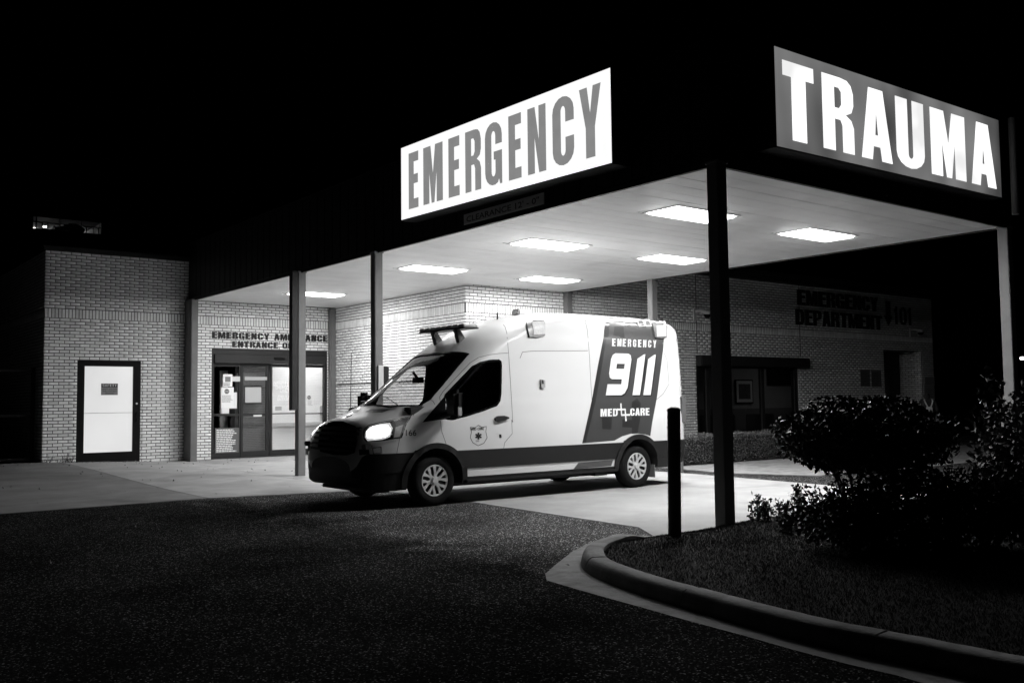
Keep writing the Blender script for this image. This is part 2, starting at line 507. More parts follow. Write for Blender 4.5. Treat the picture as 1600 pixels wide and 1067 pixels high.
# ------------------------------------------------------------------ asphalt with pale aggregate
def asphalt_mat():
    m = bpy.data.materials.new('asphalt'); m.use_nodes = True
    t = m.node_tree; b = t.nodes['Principled BSDF']; Lk = t.links.new
    geo = _n(t, 'ShaderNodeNewGeometry')
    vo = _n(t, 'ShaderNodeTexVoronoi'); vo.inputs['Scale'].default_value = 112
    Lk(geo.outputs['Position'], vo.inputs['Vector'])
    sp = _n(t, 'ShaderNodeSeparateColor'); Lk(vo.outputs['Color'], sp.inputs[0])
    ramp = _n(t, 'ShaderNodeValToRGB')
    e = ramp.color_ramp.elements
    e[0].position = 0.0; e[0].color = (.010, .010, .010, 1)
    e[1].position = 0.75; e[1].color = (.024, .024, .024, 1)
    for p, c in ((.90, .045), (.955, .14), (.985, .36)):
        x = e.new(p); x.color = (c, c, c, 1)
    Lk(sp.outputs[0], ramp.inputs[0])
    nz = _n(t, 'ShaderNodeTexNoise'); nz.inputs['Scale'].default_value = 0.6; nz.inputs['Detail'].default_value = 7
    Lk(geo.outputs['Position'], nz.inputs['Vector'])
    mr = _n(t, 'ShaderNodeMapRange'); mr.inputs[1].default_value = .3; mr.inputs[2].default_value = .7
    mr.inputs[3].default_value = .4; mr.inputs[4].default_value = 1.45
    Lk(nz.outputs[0], mr.inputs[0])
    # worn, dusty strip by the pad, lightened further to paint in a light pool
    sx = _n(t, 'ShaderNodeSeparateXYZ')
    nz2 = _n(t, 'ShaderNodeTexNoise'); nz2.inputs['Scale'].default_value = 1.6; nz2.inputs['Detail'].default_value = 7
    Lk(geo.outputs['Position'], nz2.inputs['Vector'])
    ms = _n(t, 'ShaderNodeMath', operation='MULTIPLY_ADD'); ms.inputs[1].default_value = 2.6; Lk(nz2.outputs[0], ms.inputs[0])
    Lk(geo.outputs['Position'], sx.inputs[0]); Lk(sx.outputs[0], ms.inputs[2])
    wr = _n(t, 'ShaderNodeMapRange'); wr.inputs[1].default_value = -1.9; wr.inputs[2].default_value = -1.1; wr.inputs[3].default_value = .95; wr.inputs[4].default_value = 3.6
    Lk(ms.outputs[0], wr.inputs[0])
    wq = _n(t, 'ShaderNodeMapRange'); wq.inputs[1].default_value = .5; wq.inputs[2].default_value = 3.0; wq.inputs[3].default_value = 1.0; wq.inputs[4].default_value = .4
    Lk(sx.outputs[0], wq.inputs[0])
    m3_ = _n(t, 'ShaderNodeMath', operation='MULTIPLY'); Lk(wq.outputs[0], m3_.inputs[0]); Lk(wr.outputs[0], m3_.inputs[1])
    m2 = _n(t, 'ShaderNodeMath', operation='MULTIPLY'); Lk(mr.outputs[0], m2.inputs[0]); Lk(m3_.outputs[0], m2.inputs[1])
    mx = _n(t, 'ShaderNodeMix', data_type='RGBA', blend_type='MULTIPLY'); mx.inputs[0].default_value = 1
    Lk(ramp.outputs[0], mx.inputs[6])
    cb = _n(t, 'ShaderNodeCombineColor')
    for i in range(3): Lk(m2.outputs[0], cb.inputs[i])
    Lk(cb.outputs[0], mx.inputs[7]); Lk(mx.outputs[2], b.inputs['Base Color'])
    b.inputs['Roughness'].default_value = .8
    b.inputs['Specular IOR Level'].default_value = .0
    bp = _n(t, 'ShaderNodeBump'); bp.inputs['Strength'].default_value = .9; bp.inputs['Distance'].default_value = .008
    inv = _n(t, 'ShaderNodeMath', operation='SUBTRACT'); inv.inputs[0].default_value = 1
    Lk(vo.outputs['Distance'], inv.inputs[1])
    ad = _n(t, 'ShaderNodeMath', operation='ADD'); Lk(inv.outputs[0], ad.inputs[0]); Lk(sp.outputs[1], ad.inputs[1])
    Lk(ad.outputs[0], bp.inputs['Height']); Lk(bp.outputs[0], b.inputs['Normal'])
    MATS['asphalt'] = m
    return m
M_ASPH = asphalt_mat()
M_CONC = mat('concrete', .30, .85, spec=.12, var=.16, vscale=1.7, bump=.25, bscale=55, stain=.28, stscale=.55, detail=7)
M_CONC2 = mat('kerb_concrete', .24, .85, spec=.1, var=.22, vscale=6, bump=.5, bscale=60, stain=.45, stscale=2.6, detail=7)
M_SOIL = mat('soil', .02, .9, spec=.05, var=.4, vscale=9, bump=.7, bscale=30)

def flat(name, poly, z, m, label):
    me = bpy.data.meshes.new(name)
    me.from_pydata([(p[0], p[1], z) for p in poly], [], [tuple(range(len(poly)))])
    bm = bmesh.new(); bm.from_mesh(me)
    for f in bm.faces:
        if f.normal.z < 0: f.normal_flip()
    bm.to_mesh(me); bm.free()
    return tag(link(name, me, m), label, None, None, 'structure')

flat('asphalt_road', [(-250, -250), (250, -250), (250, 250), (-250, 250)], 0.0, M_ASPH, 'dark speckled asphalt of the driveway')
g = 0.006
sheet('concrete_pad', [(-1.0, .02), (-.56, .70), (-.36, 4.1), (-.40, 6.74), (-.40, L + .1), (X1 + .1, L + .1), (X1 + .1, Y1 + .1), (5.45, Y1 + .1), (5.45, 5.3), (5.15, 2.3), (4.9, .02)], 0.5, slab_z, M_CONC, 'pale concrete pad under the canopy', drop=.05)
sheet('concrete_apron', [(-2.84, 7.26), (-.9, 6.76), (-.412, 6.75), (-.412, L + .1), (-2.84, L + .1)], 0.4, slab_z, M_CONC, 'concrete apron in front of the ambulance doors', drop=.05)
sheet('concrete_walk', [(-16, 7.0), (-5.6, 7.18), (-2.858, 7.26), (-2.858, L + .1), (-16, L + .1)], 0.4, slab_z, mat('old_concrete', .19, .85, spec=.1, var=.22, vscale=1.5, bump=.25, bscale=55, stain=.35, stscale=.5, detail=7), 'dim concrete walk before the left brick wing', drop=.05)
sheet('sidewalk', [(6.15, 5.75), (5.95, 5.0), (6.6, 3.4), (9.5, 3.2), (30, 3.2), (30, 6.75), (6.2, 6.75)], 1.0, lambda x, y: .012, M_CONC2, 'grey sidewalk beside the low hedge', drop=.03)

# ------------------------------------------------------------------ kerb, gutter and lawn island
KZ = 0.115
kerb_px = [(1003, 821), (985, 826), (964, 832), (946, 838), (930, 844), (919, 851), (916, 858), (920, 868.5), (945, 882), (1001, 901), (1050, 915), (1103, 929), (1170, 947), (1238, 964), (1320, 982), (1400, 996), (1500, 1016), (1600, 1035)]
kp = [on(a, b, 2, KZ) for a, b in kerb_px]
kp = [Vector((p.x, p.y)) for p in kp]
d = (kp[-1] - kp[-4]).normalized(); kp += [kp[-1] + d * 2, kp[-1] + d * 6]
# resample with Catmull-Rom, then smooth
def catmull(P, n=6):
    out = []
    for i in range(len(P) - 1):
        p0, p1, p2, p3 = P[max(i - 1, 0)], P[i], P[i + 1], P[min(i + 2, len(P) - 1)]
        for k in range(n):
            t = k / n
            out.append(0.5 * ((2 * p1) + (p2 - p0) * t + (2 * p0 - 5 * p1 + 4 * p2 - p3) * t * t + (3 * p1 - p0 - 3 * p2 + p3) * t ** 3))
    out.append(P[-1])
    return out
kpath = catmull(kp, 6)
for _ in range(6):
    kpath = [kpath[0]] + [(kpath[i - 1] + kpath[i] * 2 + kpath[i + 1]) / 4 for i in range(1, len(kpath) - 1)] + [kpath[-1]]
def offs(path, d):
    """offset to the right of travel (path runs from the pad round to the camera; island is on the left)"""
    out = []
    for i, p in enumerate(path):
        t = (path[min(i + 1, len(path) - 1)] - path[max(i - 1, 0)]).normalized()
        out.append(p + Vector((t.y, -t.x)) * d)
    return out
prof = [(.050, -.03), (.045, .02), (.032, .070), (.012, .100), (-.015, KZ), (-.125, KZ), (-.145, KZ - .012), (-.150, .0)]
cum = [0]
for i in range(1, len(kpath)): cum.append(cum[-1] + (kpath[i] - kpath[i - 1]).length)
total = cum[-1]
def at_len(s):
    for i in range(1, len(kpath)):
        if cum[i] >= s:
            f = (s - cum[i - 1]) / max(1e-9, cum[i] - cum[i - 1]); return kpath[i - 1].lerp(kpath[i], f)
    return kpath[-1]
kerb = empty('kerb', (kpath[0].x, kpath[0].y, 0), 'rounded concrete kerb curving round the planted island', 'kerb')
s0 = 0.0; joints = [.95, 2.05, 3.5, 5.0, 6.6, 9.0, total]
for s1 in joints:
    if s1 <= s0: continue
    s1 = min(s1, total)
    n = max(4, int((s1 - s0 - .012) / .07))
    pp = [at_len(s0 + .006 + (s1 - s0 - .012) * i / n) for i in range(n + 1)]
    rows = [offs(pp, o) for o, z in prof]
    mb = MB(); vs = []
    dz = random.uniform(-.004, .004)
    sa = [sstep((s0 + (s1 - s0) * i / n) / .7) for i in range(n + 1)]
    for i in range(n + 1):
        for (o, z), r in zip(prof, rows):
            j = random.uniform(-.0018, .0018)
            vs.append((r[i].x + j, r[i].y + j, (z + (dz + random.uniform(-.0015, .0015) if z > .05 else 0)) * (.2 + .8 * sa[i])))
    k = len(prof)
    fs = [(i * k + q, i * k + q + 1, (i + 1) * k + q + 1, (i + 1) * k + q) for i in range(n) for q in range(k - 1)]
    fs += [tuple(range(k)), tuple(reversed(range(n * k, n * k + k)))]
    mb.add(vs, fs)
    mb.build('kerb_stone', M_CONC2, kerb, smooth=50)
    s0 = s1
# gutter pan outside the kerb
gut_px = [(952, 838), (925, 846), (896, 860), (870, 880), (852, 896), (854, 906), (904, 921), (1001, 948), (1082, 971), (1163, 992.5), (1238, 1014), (1325, 1037), (1400, 1054), (1437, 1065)]
gp = [on(a, b, 2, 0.005) for a, b in gut_px]; gp = [(p.x, p.y) for p in gp]
d2 = Vector(gp[-1]) - Vector(gp[-3]); d2.normalize()
gp += [tuple(Vector(gp[-1]) + d2 * 6)]
ko = offs(kpath, .03)
ko = [p for i, p in enumerate(ko) if cum[i] > .75]
gpoly = gp + [(p.x, p.y) for p in reversed(ko)]
me = curve_mesh([gpoly], 'gutter')
for v in me.vertices: v.co.z = .005
go = tag(link('gutter', me, M_CONC2), 'thin concrete gutter strip along the foot of the kerb', None, None, 'structure')
# lawn
ki = offs(kpath, -.14)
lawn_poly = [(p.x, p.y) for p in ki] + [(10.5, ki[-1].y), (10.5, -.05), (-.7, -.05)]
def lawn_z(x, y):
    # gentle mound rising from the kerb towards the planting
    dd = min((x - p.x) ** 2 + (y - p.y) ** 2 for p in ki[::4]) ** .5
    return KZ - .035 + .07 * sstep(dd / 1.6) + .012 * math.sin(x * 3.1 + y * 1.7) * math.sin(y * 2.3 - x)
def lawn_z2(x, y):
    return lawn_z(x, y) * (1 if y < -.35 else max(.2, (-.05 - y) / .3 * .8 + .2))
me0 = curve_mesh([lawn_poly], 'lawn')
bm = bmesh.new(); bm.from_mesh(me0); bpy.data.meshes.remove(me0)
for i, (lo, hi) in enumerate(((-6, 10.5), (-12, 0))):
    x = lo
    while x < hi:
        co = [0, 0, 0]; no = [0, 0, 0]; co[i] = x; no[i] = 1
        bmesh.ops.bisect_plane(bm, geom=bm.verts[:] + bm.edges[:] + bm.faces[:], dist=1e-6, plane_co=co, plane_no=no); x += .25
for v in bm.verts: v.co.z = lawn_z2(v.co.x, v.co.y)
me = bpy.data.meshes.new('lawn'); bm.to_mesh(me)
lawn_bvh = BVHTree.FromBMesh(bm); bm.free()
smooth_mesh(me, 60)
tag(link('lawn', me, M_SOIL), 'dark turf soil of the planted island', None, None, 'structure')
def lawn_at(x, y):
    h = lawn_bvh.ray_cast(Vector((x, y, 3)), Vector((0, 0, -1)))
    return h[0].z if h[0] is not None else None

# ------------------------------------------------------------------ brick building
BL, BH, JT = .1985, .0558, .0160
PL_, PH_ = BL + JT, BH + JT
M_BRICK = mat('brick', .70, .72, var=.10, vscale=14, bump=.35, bscale=90, island=.13)
M_MORT = mat('mortar', .045, .9, var=.3, vscale=8, bump=.3, bscale=60)
M_DARK = mat('dark_metal', .018, .5, spec=.15, var=.15, vscale=2)
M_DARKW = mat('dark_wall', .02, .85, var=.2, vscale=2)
hosp = empty('hospital_building', (0, L, 0), 'light brick hospital building with ambulance doors and dark window', 'building')

def brick_mesh(l, h, dep=.035):
    mb = MB(); e = .0025
    x, z = l / 2, h / 2
    vs = [(-x, 0, -z), (x, 0, -z), (x, 0, z), (-x, 0, z), (-x, -dep + e, -z), (x, -dep + e, -z), (x, -dep + e, z), (-x, -dep + e, z),
          (-x + e, -dep, -z + e), (x - e, -dep, -z + e), (x - e, -dep, z - e), (-x + e, -dep, z - e)]
    fs = [(0, 1, 5, 4), (1, 2, 6, 5), (2, 3, 7, 6), (3, 0, 4, 7), (4, 5, 9, 8), (5, 6, 10, 9), (6, 7, 11, 10), (7, 4, 8, 11), (8, 9, 10, 11)]
    mb.add(vs, fs)
    return mb
BM_FULL = brick_mesh(BL, BH).mesh('brick'); BM_FULL.materials.append(M_BRICK)
BM_SOLD = brick_mesh(BH, BL).mesh('brick'); BM_SOLD.materials.append(M_BRICK)
UNIT_V = np.array(brick_mesh(1, 1, 1).v); 
UNIT_F = [f for f in brick_mesh(1, 1, 1).f]

def brick_wall(name, s_len, ztop, zbot, openings, band, frame, depth=.25, nsep=300, seen=None):
    """frame(s, d, z): s along the wall, d out of the wall (towards the viewer), z up"""
    wallmb = MB()
    # backing (mortar), cut round the openings
    xs = sorted({0.0, s_len} | {o[0] for o in openings} | {o[1] for o in openings})
    for a, b in zip(xs[:-1], xs[1:]):
        mid = (a + b) / 2
        z = zbot
        for o in sorted([o for o in openings if o[0] < mid < o[1]], key=lambda o: o[2]):
            if o[2] > z + 1e-4:
                addbox(wallmb, frame, a, b, -depth, 0, z, o[2])
            z = o[3]
        if ztop > z + 1e-4:
            addbox(wallmb, frame, a, b, -depth, 0, z, ztop)
    wo = wallmb.build('wall', M_MORT, hosp)
    # courses
    full = []; rest = []
    bz0, bz1 = band
    zs = []
    z = bz0 - PH_
    while z + BH > zbot - .02:
        zs.append(z); z -= PH_
    z = bz1
    while z < ztop - .01:
        zs.append(z); z += PH_
    zs.sort()
    for ci, z in enumerate(zs):
        zz0, zz1 = max(z, zbot), min(z + BH, ztop)
        if zz1 - zz0 < .015: continue
        zc = (zz0 + zz1) / 2
        iv = [(0.0, s_len)]
        for o in openings:
            if o[2] - .01 < zc < o[3] + .01:
                iv = [q for a, b in iv for q in ((a, min(b, o[0] - .004)), (max(a, o[1] + .004), b)) if q[1] - q[0] > .02]
        off = (ci % 2) * PL_ / 2
        k = -1
        while k * PL_ + off < s_len:
            a0, a1 = k * PL_ + off, k * PL_ + off + BL
            for a, b in iv:
                p, q = max(a, a0), min(b, a1)
                if q - p > .02:
                    isf = (q - p > BL - 1e-4) and (zz1 - zz0 > BH - 1e-4)
                    (full if isf else rest).append((p, q, zz0, zz1))
            k += 1
    k = 0
    while k * PH_ + BH < s_len:
        a = k * PH_ + .004
        if ztop > bz1:
            full.append((a, a + BH, bz0 + .0055 - JT / 2, bz0 + .0055 - JT / 2 + BL))
        k += 1
    def size(b):
        c = frame((b[0] + b[1]) / 2, 0, (b[2] + b[3]) / 2)
        x, y, zz = proj(c)
        if not (0 <= x <= IW and 0 <= y <= IH): return 0
        if seen and not seen(x, y): return 0
        A = proj(frame(b[0], 0, b[2])); B = proj(frame(b[1], 0, b[3]))
        return abs(A[0] - B[0]) * abs(A[1] - B[1])
    full.sort(key=size, reverse=True)
    sep = full[:nsep]; rest += full[nsep:]
    o0 = frame(0, 0, 0); ux = frame(1, 0, 0) - o0; ud = frame(0, 1, 0) - o0
    rot = Matrix((ux, -ud, Vector((0, 0, 1)))).transposed().to_4x4()
    for b in sep:
        sold = (b[3] - b[2]) > .1
        br = bpy.data.objects.new('brick', BM_SOLD if sold else BM_FULL)
        COL.objects.link(br)
        br.matrix_world = Matrix.Translation(frame((b[0] + b[1]) / 2, -.026 + random.uniform(-.0012, .0012), (b[2] + b[3]) / 2)) @ rot
        br.parent = wo
    n = len(rest)
    if n:
        r = np.array(rest); V = np.empty((n, 12, 3)); 
        jd = RNG.uniform(-.0012, .0012, n)
        s = (r[:, 0] + r[:, 1]) / 2; zc = (r[:, 2] + r[:, 3]) / 2; ls = r[:, 1] - r[:, 0]; hs = r[:, 3] - r[:, 2]
        base = np.array(brick_mesh(BL, BH).v)
        e = .0025
        sx = np.sign(base[:, 0]); sz = np.sign(base[:, 2]); inn = np.array([0] * 8 + [1] * 4) * e
        ss = s[:, None] + sx[None] * (ls[:, None] / 2 - inn[None]); zz = zc[:, None] + sz[None] * (hs[:, None] / 2 - inn[None])
        dd = -.026 + jd[:, None] - base[None, :, 1]
        o = np.array(o0); u = np.array(ux); d_ = np.array(ud)
        V = o + ss[..., None] * u + dd[..., None] * d_ + zz[..., None] * np.array((0, 0, 1.0))
        F = (np.array(UNIT_F)[None] + (np.arange(n) * 12)[:, None, None]).reshape(-1, 4)
        me = fast_mesh('brickwork', V.reshape(-1, 3), F)
        me.materials.append(M_BRICK)
        bo = link('brickwork', me, None, wo); tag(bo, kind='stuff')
    return wo

def addbox(mb, frame, s0, s1, d0, d1, z0, z1, mi=0):
    P = [frame(s, d, z) for z in (z0, z1) for s, d in ((s0, d0), (s1, d0), (s1, d1), (s0, d1))]
    mb.add(P, [(0, 3, 2, 1), (4, 5, 6, 7), (0, 1, 5, 4), (1, 2, 6, 5), (2, 3, 7, 6), (3, 0, 4, 7)], mi)

fy = lambda y0, x0=0.0: (lambda s, d, z: Vector((x0 + s, y0 - d, z)))      # faces -Y
fx = lambda x0, yend: (lambda s, d, z: Vector((x0 - d, yend - s, z)))        # faces -X, s towards -Y
notvan = lambda x, y: not (488 < x < 1068 and y > 640 - max(0, (x - 488)) * .55 and y > 490) 
brick_wall('w', -XL - .004, HL, -.05, [(-2.51 - XL, -1.12 - XL, -.06, 2.415)], (3.36, 3.36 + PH_ * 3), fy(L, XL), seen=notvan)
brick_wall('w', X1, HS + .3, -.05, [(.58, 3.70, -.06, 2.74)], (3.345, 3.345 + PH_ * 3), fy(L, 0.0), seen=lambda x, y: notvan(x, y) and not 456 < x < 481)
brick_wall('w', L - Y1, HS + .3, -.05, [], (3.315, 3.315 + PH_ * 3), fx(X1, L), seen=lambda x, y: notvan(x, y) and not 577 < x < 599)
brick_wall('w', W - X1, HS + .3, -.05, [], (3.315, 3.315 + PH_ * 3), fy(Y1, X1), nsep=150, seen=notvan)
brick_wall('w', XR - W, HR, -.05, [(11.23 - W, 15.62 - W, .22, 2.53), (20.16 - W, 22.47 - W, -.06, 2.885)], (3.17, 3.17 + PH_ * 3), fy(Y1, W), seen=lambda x, y: notvan(x, y) and not 1108 < x < 1145 and not (y > 640 and x > 1220))
# flank of the left wing, jambs of the department recess
brick_wall('w', 5.5, HL, -.05, [], (3.36, 3.36 + PH_ * 3), (lambda s, d, z: Vector((XL - d, L + 5.5 - s, z))), nsep=0)
mb = MB()
mb.box(XL + .05, -.05, L + .25, L + 5.4, HL - .15, HL - .02)                 # flat roofs
mb.box(X1 + .25, XR - .05, Y1 + .25, Y1 + 9, HR - .15, HR - .02)
mb.box(-.04, X1 + .24, L + .25, L + 6, HS + .1, HS + .25)
mb.box(X1 + .25, XR - .05, Y1 + 8.8, Y1 + 9, 0, HR - .16)
mb.box(XL + .26, X1 + .3, L + 5.5, L + 5.7, 0, HL - .16)
mb.box(XR - .25, XR - .005, Y1 + .25, Y1 + 8.79, 0, HR - .16)
mb.box(-.25, -.05, L + .25, L + 5.49, 0, HL - .16)
mb.build('roof', M_DARKW, hosp)
# dark metal edge along the department roof
mb = MB()
mb.box(W + .06, XR + .12, Y1 - .12, Y1 + .1, HR + .004, HR + .24)
mb.box(W + .06, XR + .10, Y1 - .16, Y1 - .121, HR + .13, HR + .25)
mb.build('roof_edge', M_DARK, hosp, bevel=.006)
mb = MB(); mb.box(XL - .05, .0, L - .05, L + .3, HL + .004, HL + .10); mb.build('roof_edge', M_DARK, hosp, bevel=.005)
# expansion joints in the department wall
for px in (1087.5, 1248.5):
    p = on(px, 500, 1, Y1)
    mb = MB(); mb.box(p.x - .011, p.x + .011, Y1 - .014, Y1 - .004, 2.56, HR); mb.build('expansion_joint', M_DARK, hosp)
# ------------------------------------------------------------------ canopy
M_POST = mat('post_paint', .13, .5, spec=.2, var=.12, vscale=4, bump=.08, bscale=30)
M_FASC = mat('fascia_metal', .015, .45, spec=.15, var=.12, vscale=1.5)
M_SOFF = mat('soffit_board', .80, .38, var=.05, vscale=2.0, island=.03, stain=.10, stscale=.8)
M_TRIM = mat('pale_trim', .5, .5)
can = empty('entrance_canopy', (W / 2, 8, 0), 'wide flat canopy over the ambulance bay on square steel posts', 'canopy')
PW = .152
def post(x, y, z0=-.08, z1=HS, extra=None):
    mb = MB(); mb.box(x - PW / 2, x + PW / 2, y - PW / 2, y + PW / 2, z0, z1)
    o = mb.build('post', M_POST, can, bevel=.008)
    b = MB(); b.box(x - PW / 2 - .012, x + PW / 2 + .012, y - PW / 2 - .012, y + PW / 2 + .012, z1 - .03, z1 - .002)
    b.build('post_cap', M_POST, o, bevel=.003)
    return o
post(-.055, -.06)                      # near corner
p588 = post(.0, 7.30)
p468 = post(.0, 10.215)
mb = MB(); mb.box(-.10, .06, L - .50, L - .012, -.05, HS); mb.build('post', M_POST, can, bevel=.008)
post(W - .05, .05)
post(W - .03, 7.37)
post(W, Y1 - .12)
mb = MB(); mb.box(3.70, 3.94, L - .20, L - .04, -.05, HS); mb.build('post', M_POST, can, bevel=.03)
# dark conduit casing on the third post and call box on the second
mb = MB(); mb.box(-.20, -.078, 10.15, 10.29, 1.25, HS); mb.build('conduit_casing', M_DARK, p468, bevel=.006)
mb = MB(); mb.box(.078, .20, 7.24, 7.36, 1.62, 1.98); mb.build('call_box', M_DARK, p588, bevel=.008)
mb = MB(); mb.box(-.03, .07, 7.195, 7.222, 1.55, 1.99); mb.build('access_plate', M_TRIM, p588, bevel=.004)
# soffit boards, running across
bw_ = .3048
y = .05; k = 0
me_l = None; me_s = None
mb = MB(); mb.box(0, W - .08, .003, bw_ - .003, 0, .02); me_l = mb.mesh('soffit_board'); me_l.materials.append(M_SOFF)
mb = MB(); mb.box(0, X1 - .07, .003, bw_ - .003, 0, .02); me_s = mb.mesh('soffit_board'); me_s.materials.append(M_SOFF)
while y + bw_ < L - .02:
    long_ = y + bw_ < Y1
    o = bpy.data.objects.new('soffit_board', me_l if long_ else me_s)
    COL.objects.link(o)
    o.matrix_world = Matrix.Translation((.05, y, HS + random.uniform(0, .0015))); o.parent = can
    o.matrix_parent_inverse = Matrix.Translation(-Vector(can.location))
    y += bw_; k += 1
mb = MB()
mb.box(.05, W - .05, .05, Y1, HS + .03, HS + .12); mb.box(.05, X1, Y1, L, HS + .03, HS + .12)
mb.build('deck', M_DARKW, can)
# fascia: flat backing, vertical metal panels with shadow gaps, drip lip
FT = 5.25
mb = MB()
mb.box(.0, .05, .0, L - .01, HS - .02, FT); mb.box(.051, W - .051, .0, .05, HS - .02, FT); mb.box(W - .05, W, .0, Y1 - .2, HS - .02, FT)
mb.build('fascia_backing', M_FASC, can)
mb = MB(); mb.box(.0, W, 0, Y1 - .15, FT + .002, FT + .06); mb.box(0, X1, Y1 - .149, L, FT + .002, FT + .06); mb.build('roof', M_DARKW, can)
fp = .305
mbp = MB(); mbp.box(0, fp - .03, -.022, -.001, 0, FT - HS - .05); mef = mbp.mesh('fascia_panel'); mef.materials.append(M_FASC)
x = .03
while x + fp < W:
    o = bpy.data.objects.new('fascia_panel', mef); COL.objects.link(o)
    o.matrix_world = Matrix.Translation((x, 0, HS + .045)); o.parent = can; o.matrix_parent_inverse = Matrix.Translation(-Vector(can.location)); x += fp
y = .03
while y + fp < L:
    o = bpy.data.objects.new('fascia_panel', mef); COL.objects.link(o)
    o.matrix_world = Matrix.Translation((0, y + fp - .03, HS + .045)) @ Matrix.Rotation(R(-90), 4, 'Z'); o.parent = can; o.matrix_parent_inverse = Matrix.Translation(-Vector(can.location)); y += fp
mb = MB(); mb.box(-.028, -.001, -.028, L - .01, HS - .03, HS + .03); mb.box(-.001, W, -.028, -.001, HS - .03, HS + .03)
mb.build('drip_edge', M_FASC, can)
mb = MB(); mb.tube([(6.03, -.40, HS + .05), (6.03, -.40, FT + .1)], .05, 12); mb.build('downspout', M_POST, can, smooth=40)

# ------------------------------------------------------------------ ceiling lights
M_LENS = emis('light_lens', 100.0, .8); M_LSIDE = emis('light_lens_side', 100.0, .8)
names = {(0, 0): 'ceiling light panel nearest the front corner post', (0, 1): 'ceiling light panel nearest the tall white and grey sign, second from the corner post', (0, 2): 'ceiling light panel above the front of the ambulance',
         (1, 0): 'ceiling light panel farthest right under the canopy', (1, 1): 'ceiling light panel just left of the corner post, far row', (1, 2): 'ceiling light panel nearest the brick corner above the ambulance roof', (0, 3): 'ceiling light panel nearest the ambulance entrance doors'}
for (c, r), lab in names.items():
    x0 = (1.33, 4.21)[c]; y0 = (1.76, 4.79, 8.22, 13.2)[r]
    lx, ly = 1.22, .60
    t = empty('ceiling_light', (x0 + lx / 2, y0 + ly / 2, HS), lab, 'ceiling light', 'light panels set in the canopy ceiling')
    mb = MB(); e = .03
    for a in ((x0 - e - .08, x0, y0 + ly - .012, y0 + ly + .012), (x0 - e, x0 + lx + e, y0 - e, y0), (x0 - e, x0, y0, y0 + ly), (x0 + lx, x0 + lx + e, y0, y0 + ly), (x0 - e, x0 + lx + e, y0 + ly, y0 + ly + e)):
        mb.box(a[0], a[1], a[2], a[3], HS - .010, HS - .001)
    mb.build('frame', M_TRIM, t)
    mb = MB(); a_, b_, c_, d_ = x0 + .01, x0 + lx - .01, y0 + .03, y0 + ly - .03; e = .02
    mb.add([(a_, c_, HS - .002), (b_, c_, HS - .002), (b_, d_, HS - .002), (a_, d_, HS - .002), (a_ + e, c_ + e, HS - .03), (b_ - e, c_ + e, HS - .03), (b_ - e, d_ - e, HS - .03), (a_ + e, d_ - e, HS - .03)], [(4, 7, 6, 5)])
    mb.build('lens', M_LENS, t)
    mb.f = [(0, 4, 5, 1), (1, 5, 6, 2), (2, 6, 7, 3), (3, 7, 4, 0)]; mb.mi = [0] * 4
    mb.build('lens_side', M_LSIDE, t)

# ------------------------------------------------------------------ the two backlit signs and the clearance plate
def sign(name, face_axis, a0, a1, z0, z1, tilt, depth, m_face, m_let, letters, cap, label):
    """face_axis 0: face looks to -X, runs along Y; 1: face looks to -Y, runs along X"""
    loc = (-depth / 2, (a0 + a1) / 2, z0) if face_axis == 0 else ((a0 + a1) / 2, -depth / 2, z0)
    t = empty(name, loc, label, 'sign')
    def fr(a, z, d):       # a along the sign as the reader sees it from left to right, d out of the face
        zz = z + tilt * (a - a0) / (a1 - a0)
        return Vector((-depth - d, a, zz)) if face_axis == 0 else Vector((a, -depth - d, zz))
    def slab(mb, u0, u1, v0, v1, d0, d1):
        P = [fr(u, v, d) for d in (d0, d1) for u, v in ((u0, v0), (u1, v0), (u1, v1), (u0, v1))]
        mb.add(P, [(0, 1, 2, 3), (4, 7, 6, 5), (0, 4, 5, 1), (1, 5, 6, 2), (2, 6, 7, 3), (3, 7, 4, 0)])
    mb = MB(); slab(mb, a0, a1, z0, z1, -depth + .03, -.006); mb.build('cabinet', M_DARK, t)
    mb = MB(); slab(mb, a0 + .012, a1 - .012, z0 + .012, z1 - .012, -.005, 0.0); mb.build('face', m_face, t)
    for q in ((a0 - .006, a1 + .006, z0 - .006, z0 + .011), (a0 - .006, a1 + .006, z1 - .011, z1 + .006), (a0 - .006, a0 + .011, z0 + .0115, z1 - .0115), (a1 - .011, a1 + .006, z0 + .0115, z1 - .0115)):
        mb = MB(); slab(mb, *q, -.012, .008); mb.build('frame', M_DARK, t)
    h = z1 - z0
    for ch, u0, u1 in letters:
        glyph_on(ch, fr, u0, u1, z0 + cap[0] * h, z0 + cap[1] * h, .004, m_let, t)
    return t
M_FACE_E = emis('sign_face_white', 1.0, .8)
M_LET_E = emis('sign_letter_grey', .24, .2, var=.06, vscale=5)
M_FACE_T = emis('sign_face_grey', .13, .2, var=.8, vscale=.9, stretch=(1, 1, .5))
M_LET_T = emis('sign_letter_white', 1.15, .8, var=.25, vscale=1.4)
ex = [5.771, 5.495, 5.353, 4.829, 4.676, 4.398, 4.251, 3.875, 3.777, 3.394, 3.246, 2.976, 2.839, 2.472, 2.34, 1.936, 1.832, 1.449]
tx = [0.817, 1.389, 1.555, 2.178, 2.334, 3.004, 3.115, 3.778, 3.948, 4.846, 4.999, 5.699]
sign('emergency_sign', 0, 1.264, 6.008, 4.115, 5.27, .071, .30, M_FACE_E, M_LET_E, [(c, ex[2 * i], ex[2 * i + 1]) for i, c in enumerate('EMERGENCY')], (.125, .875), 'backlit white sign with grey capitals reading EMERGENCY')
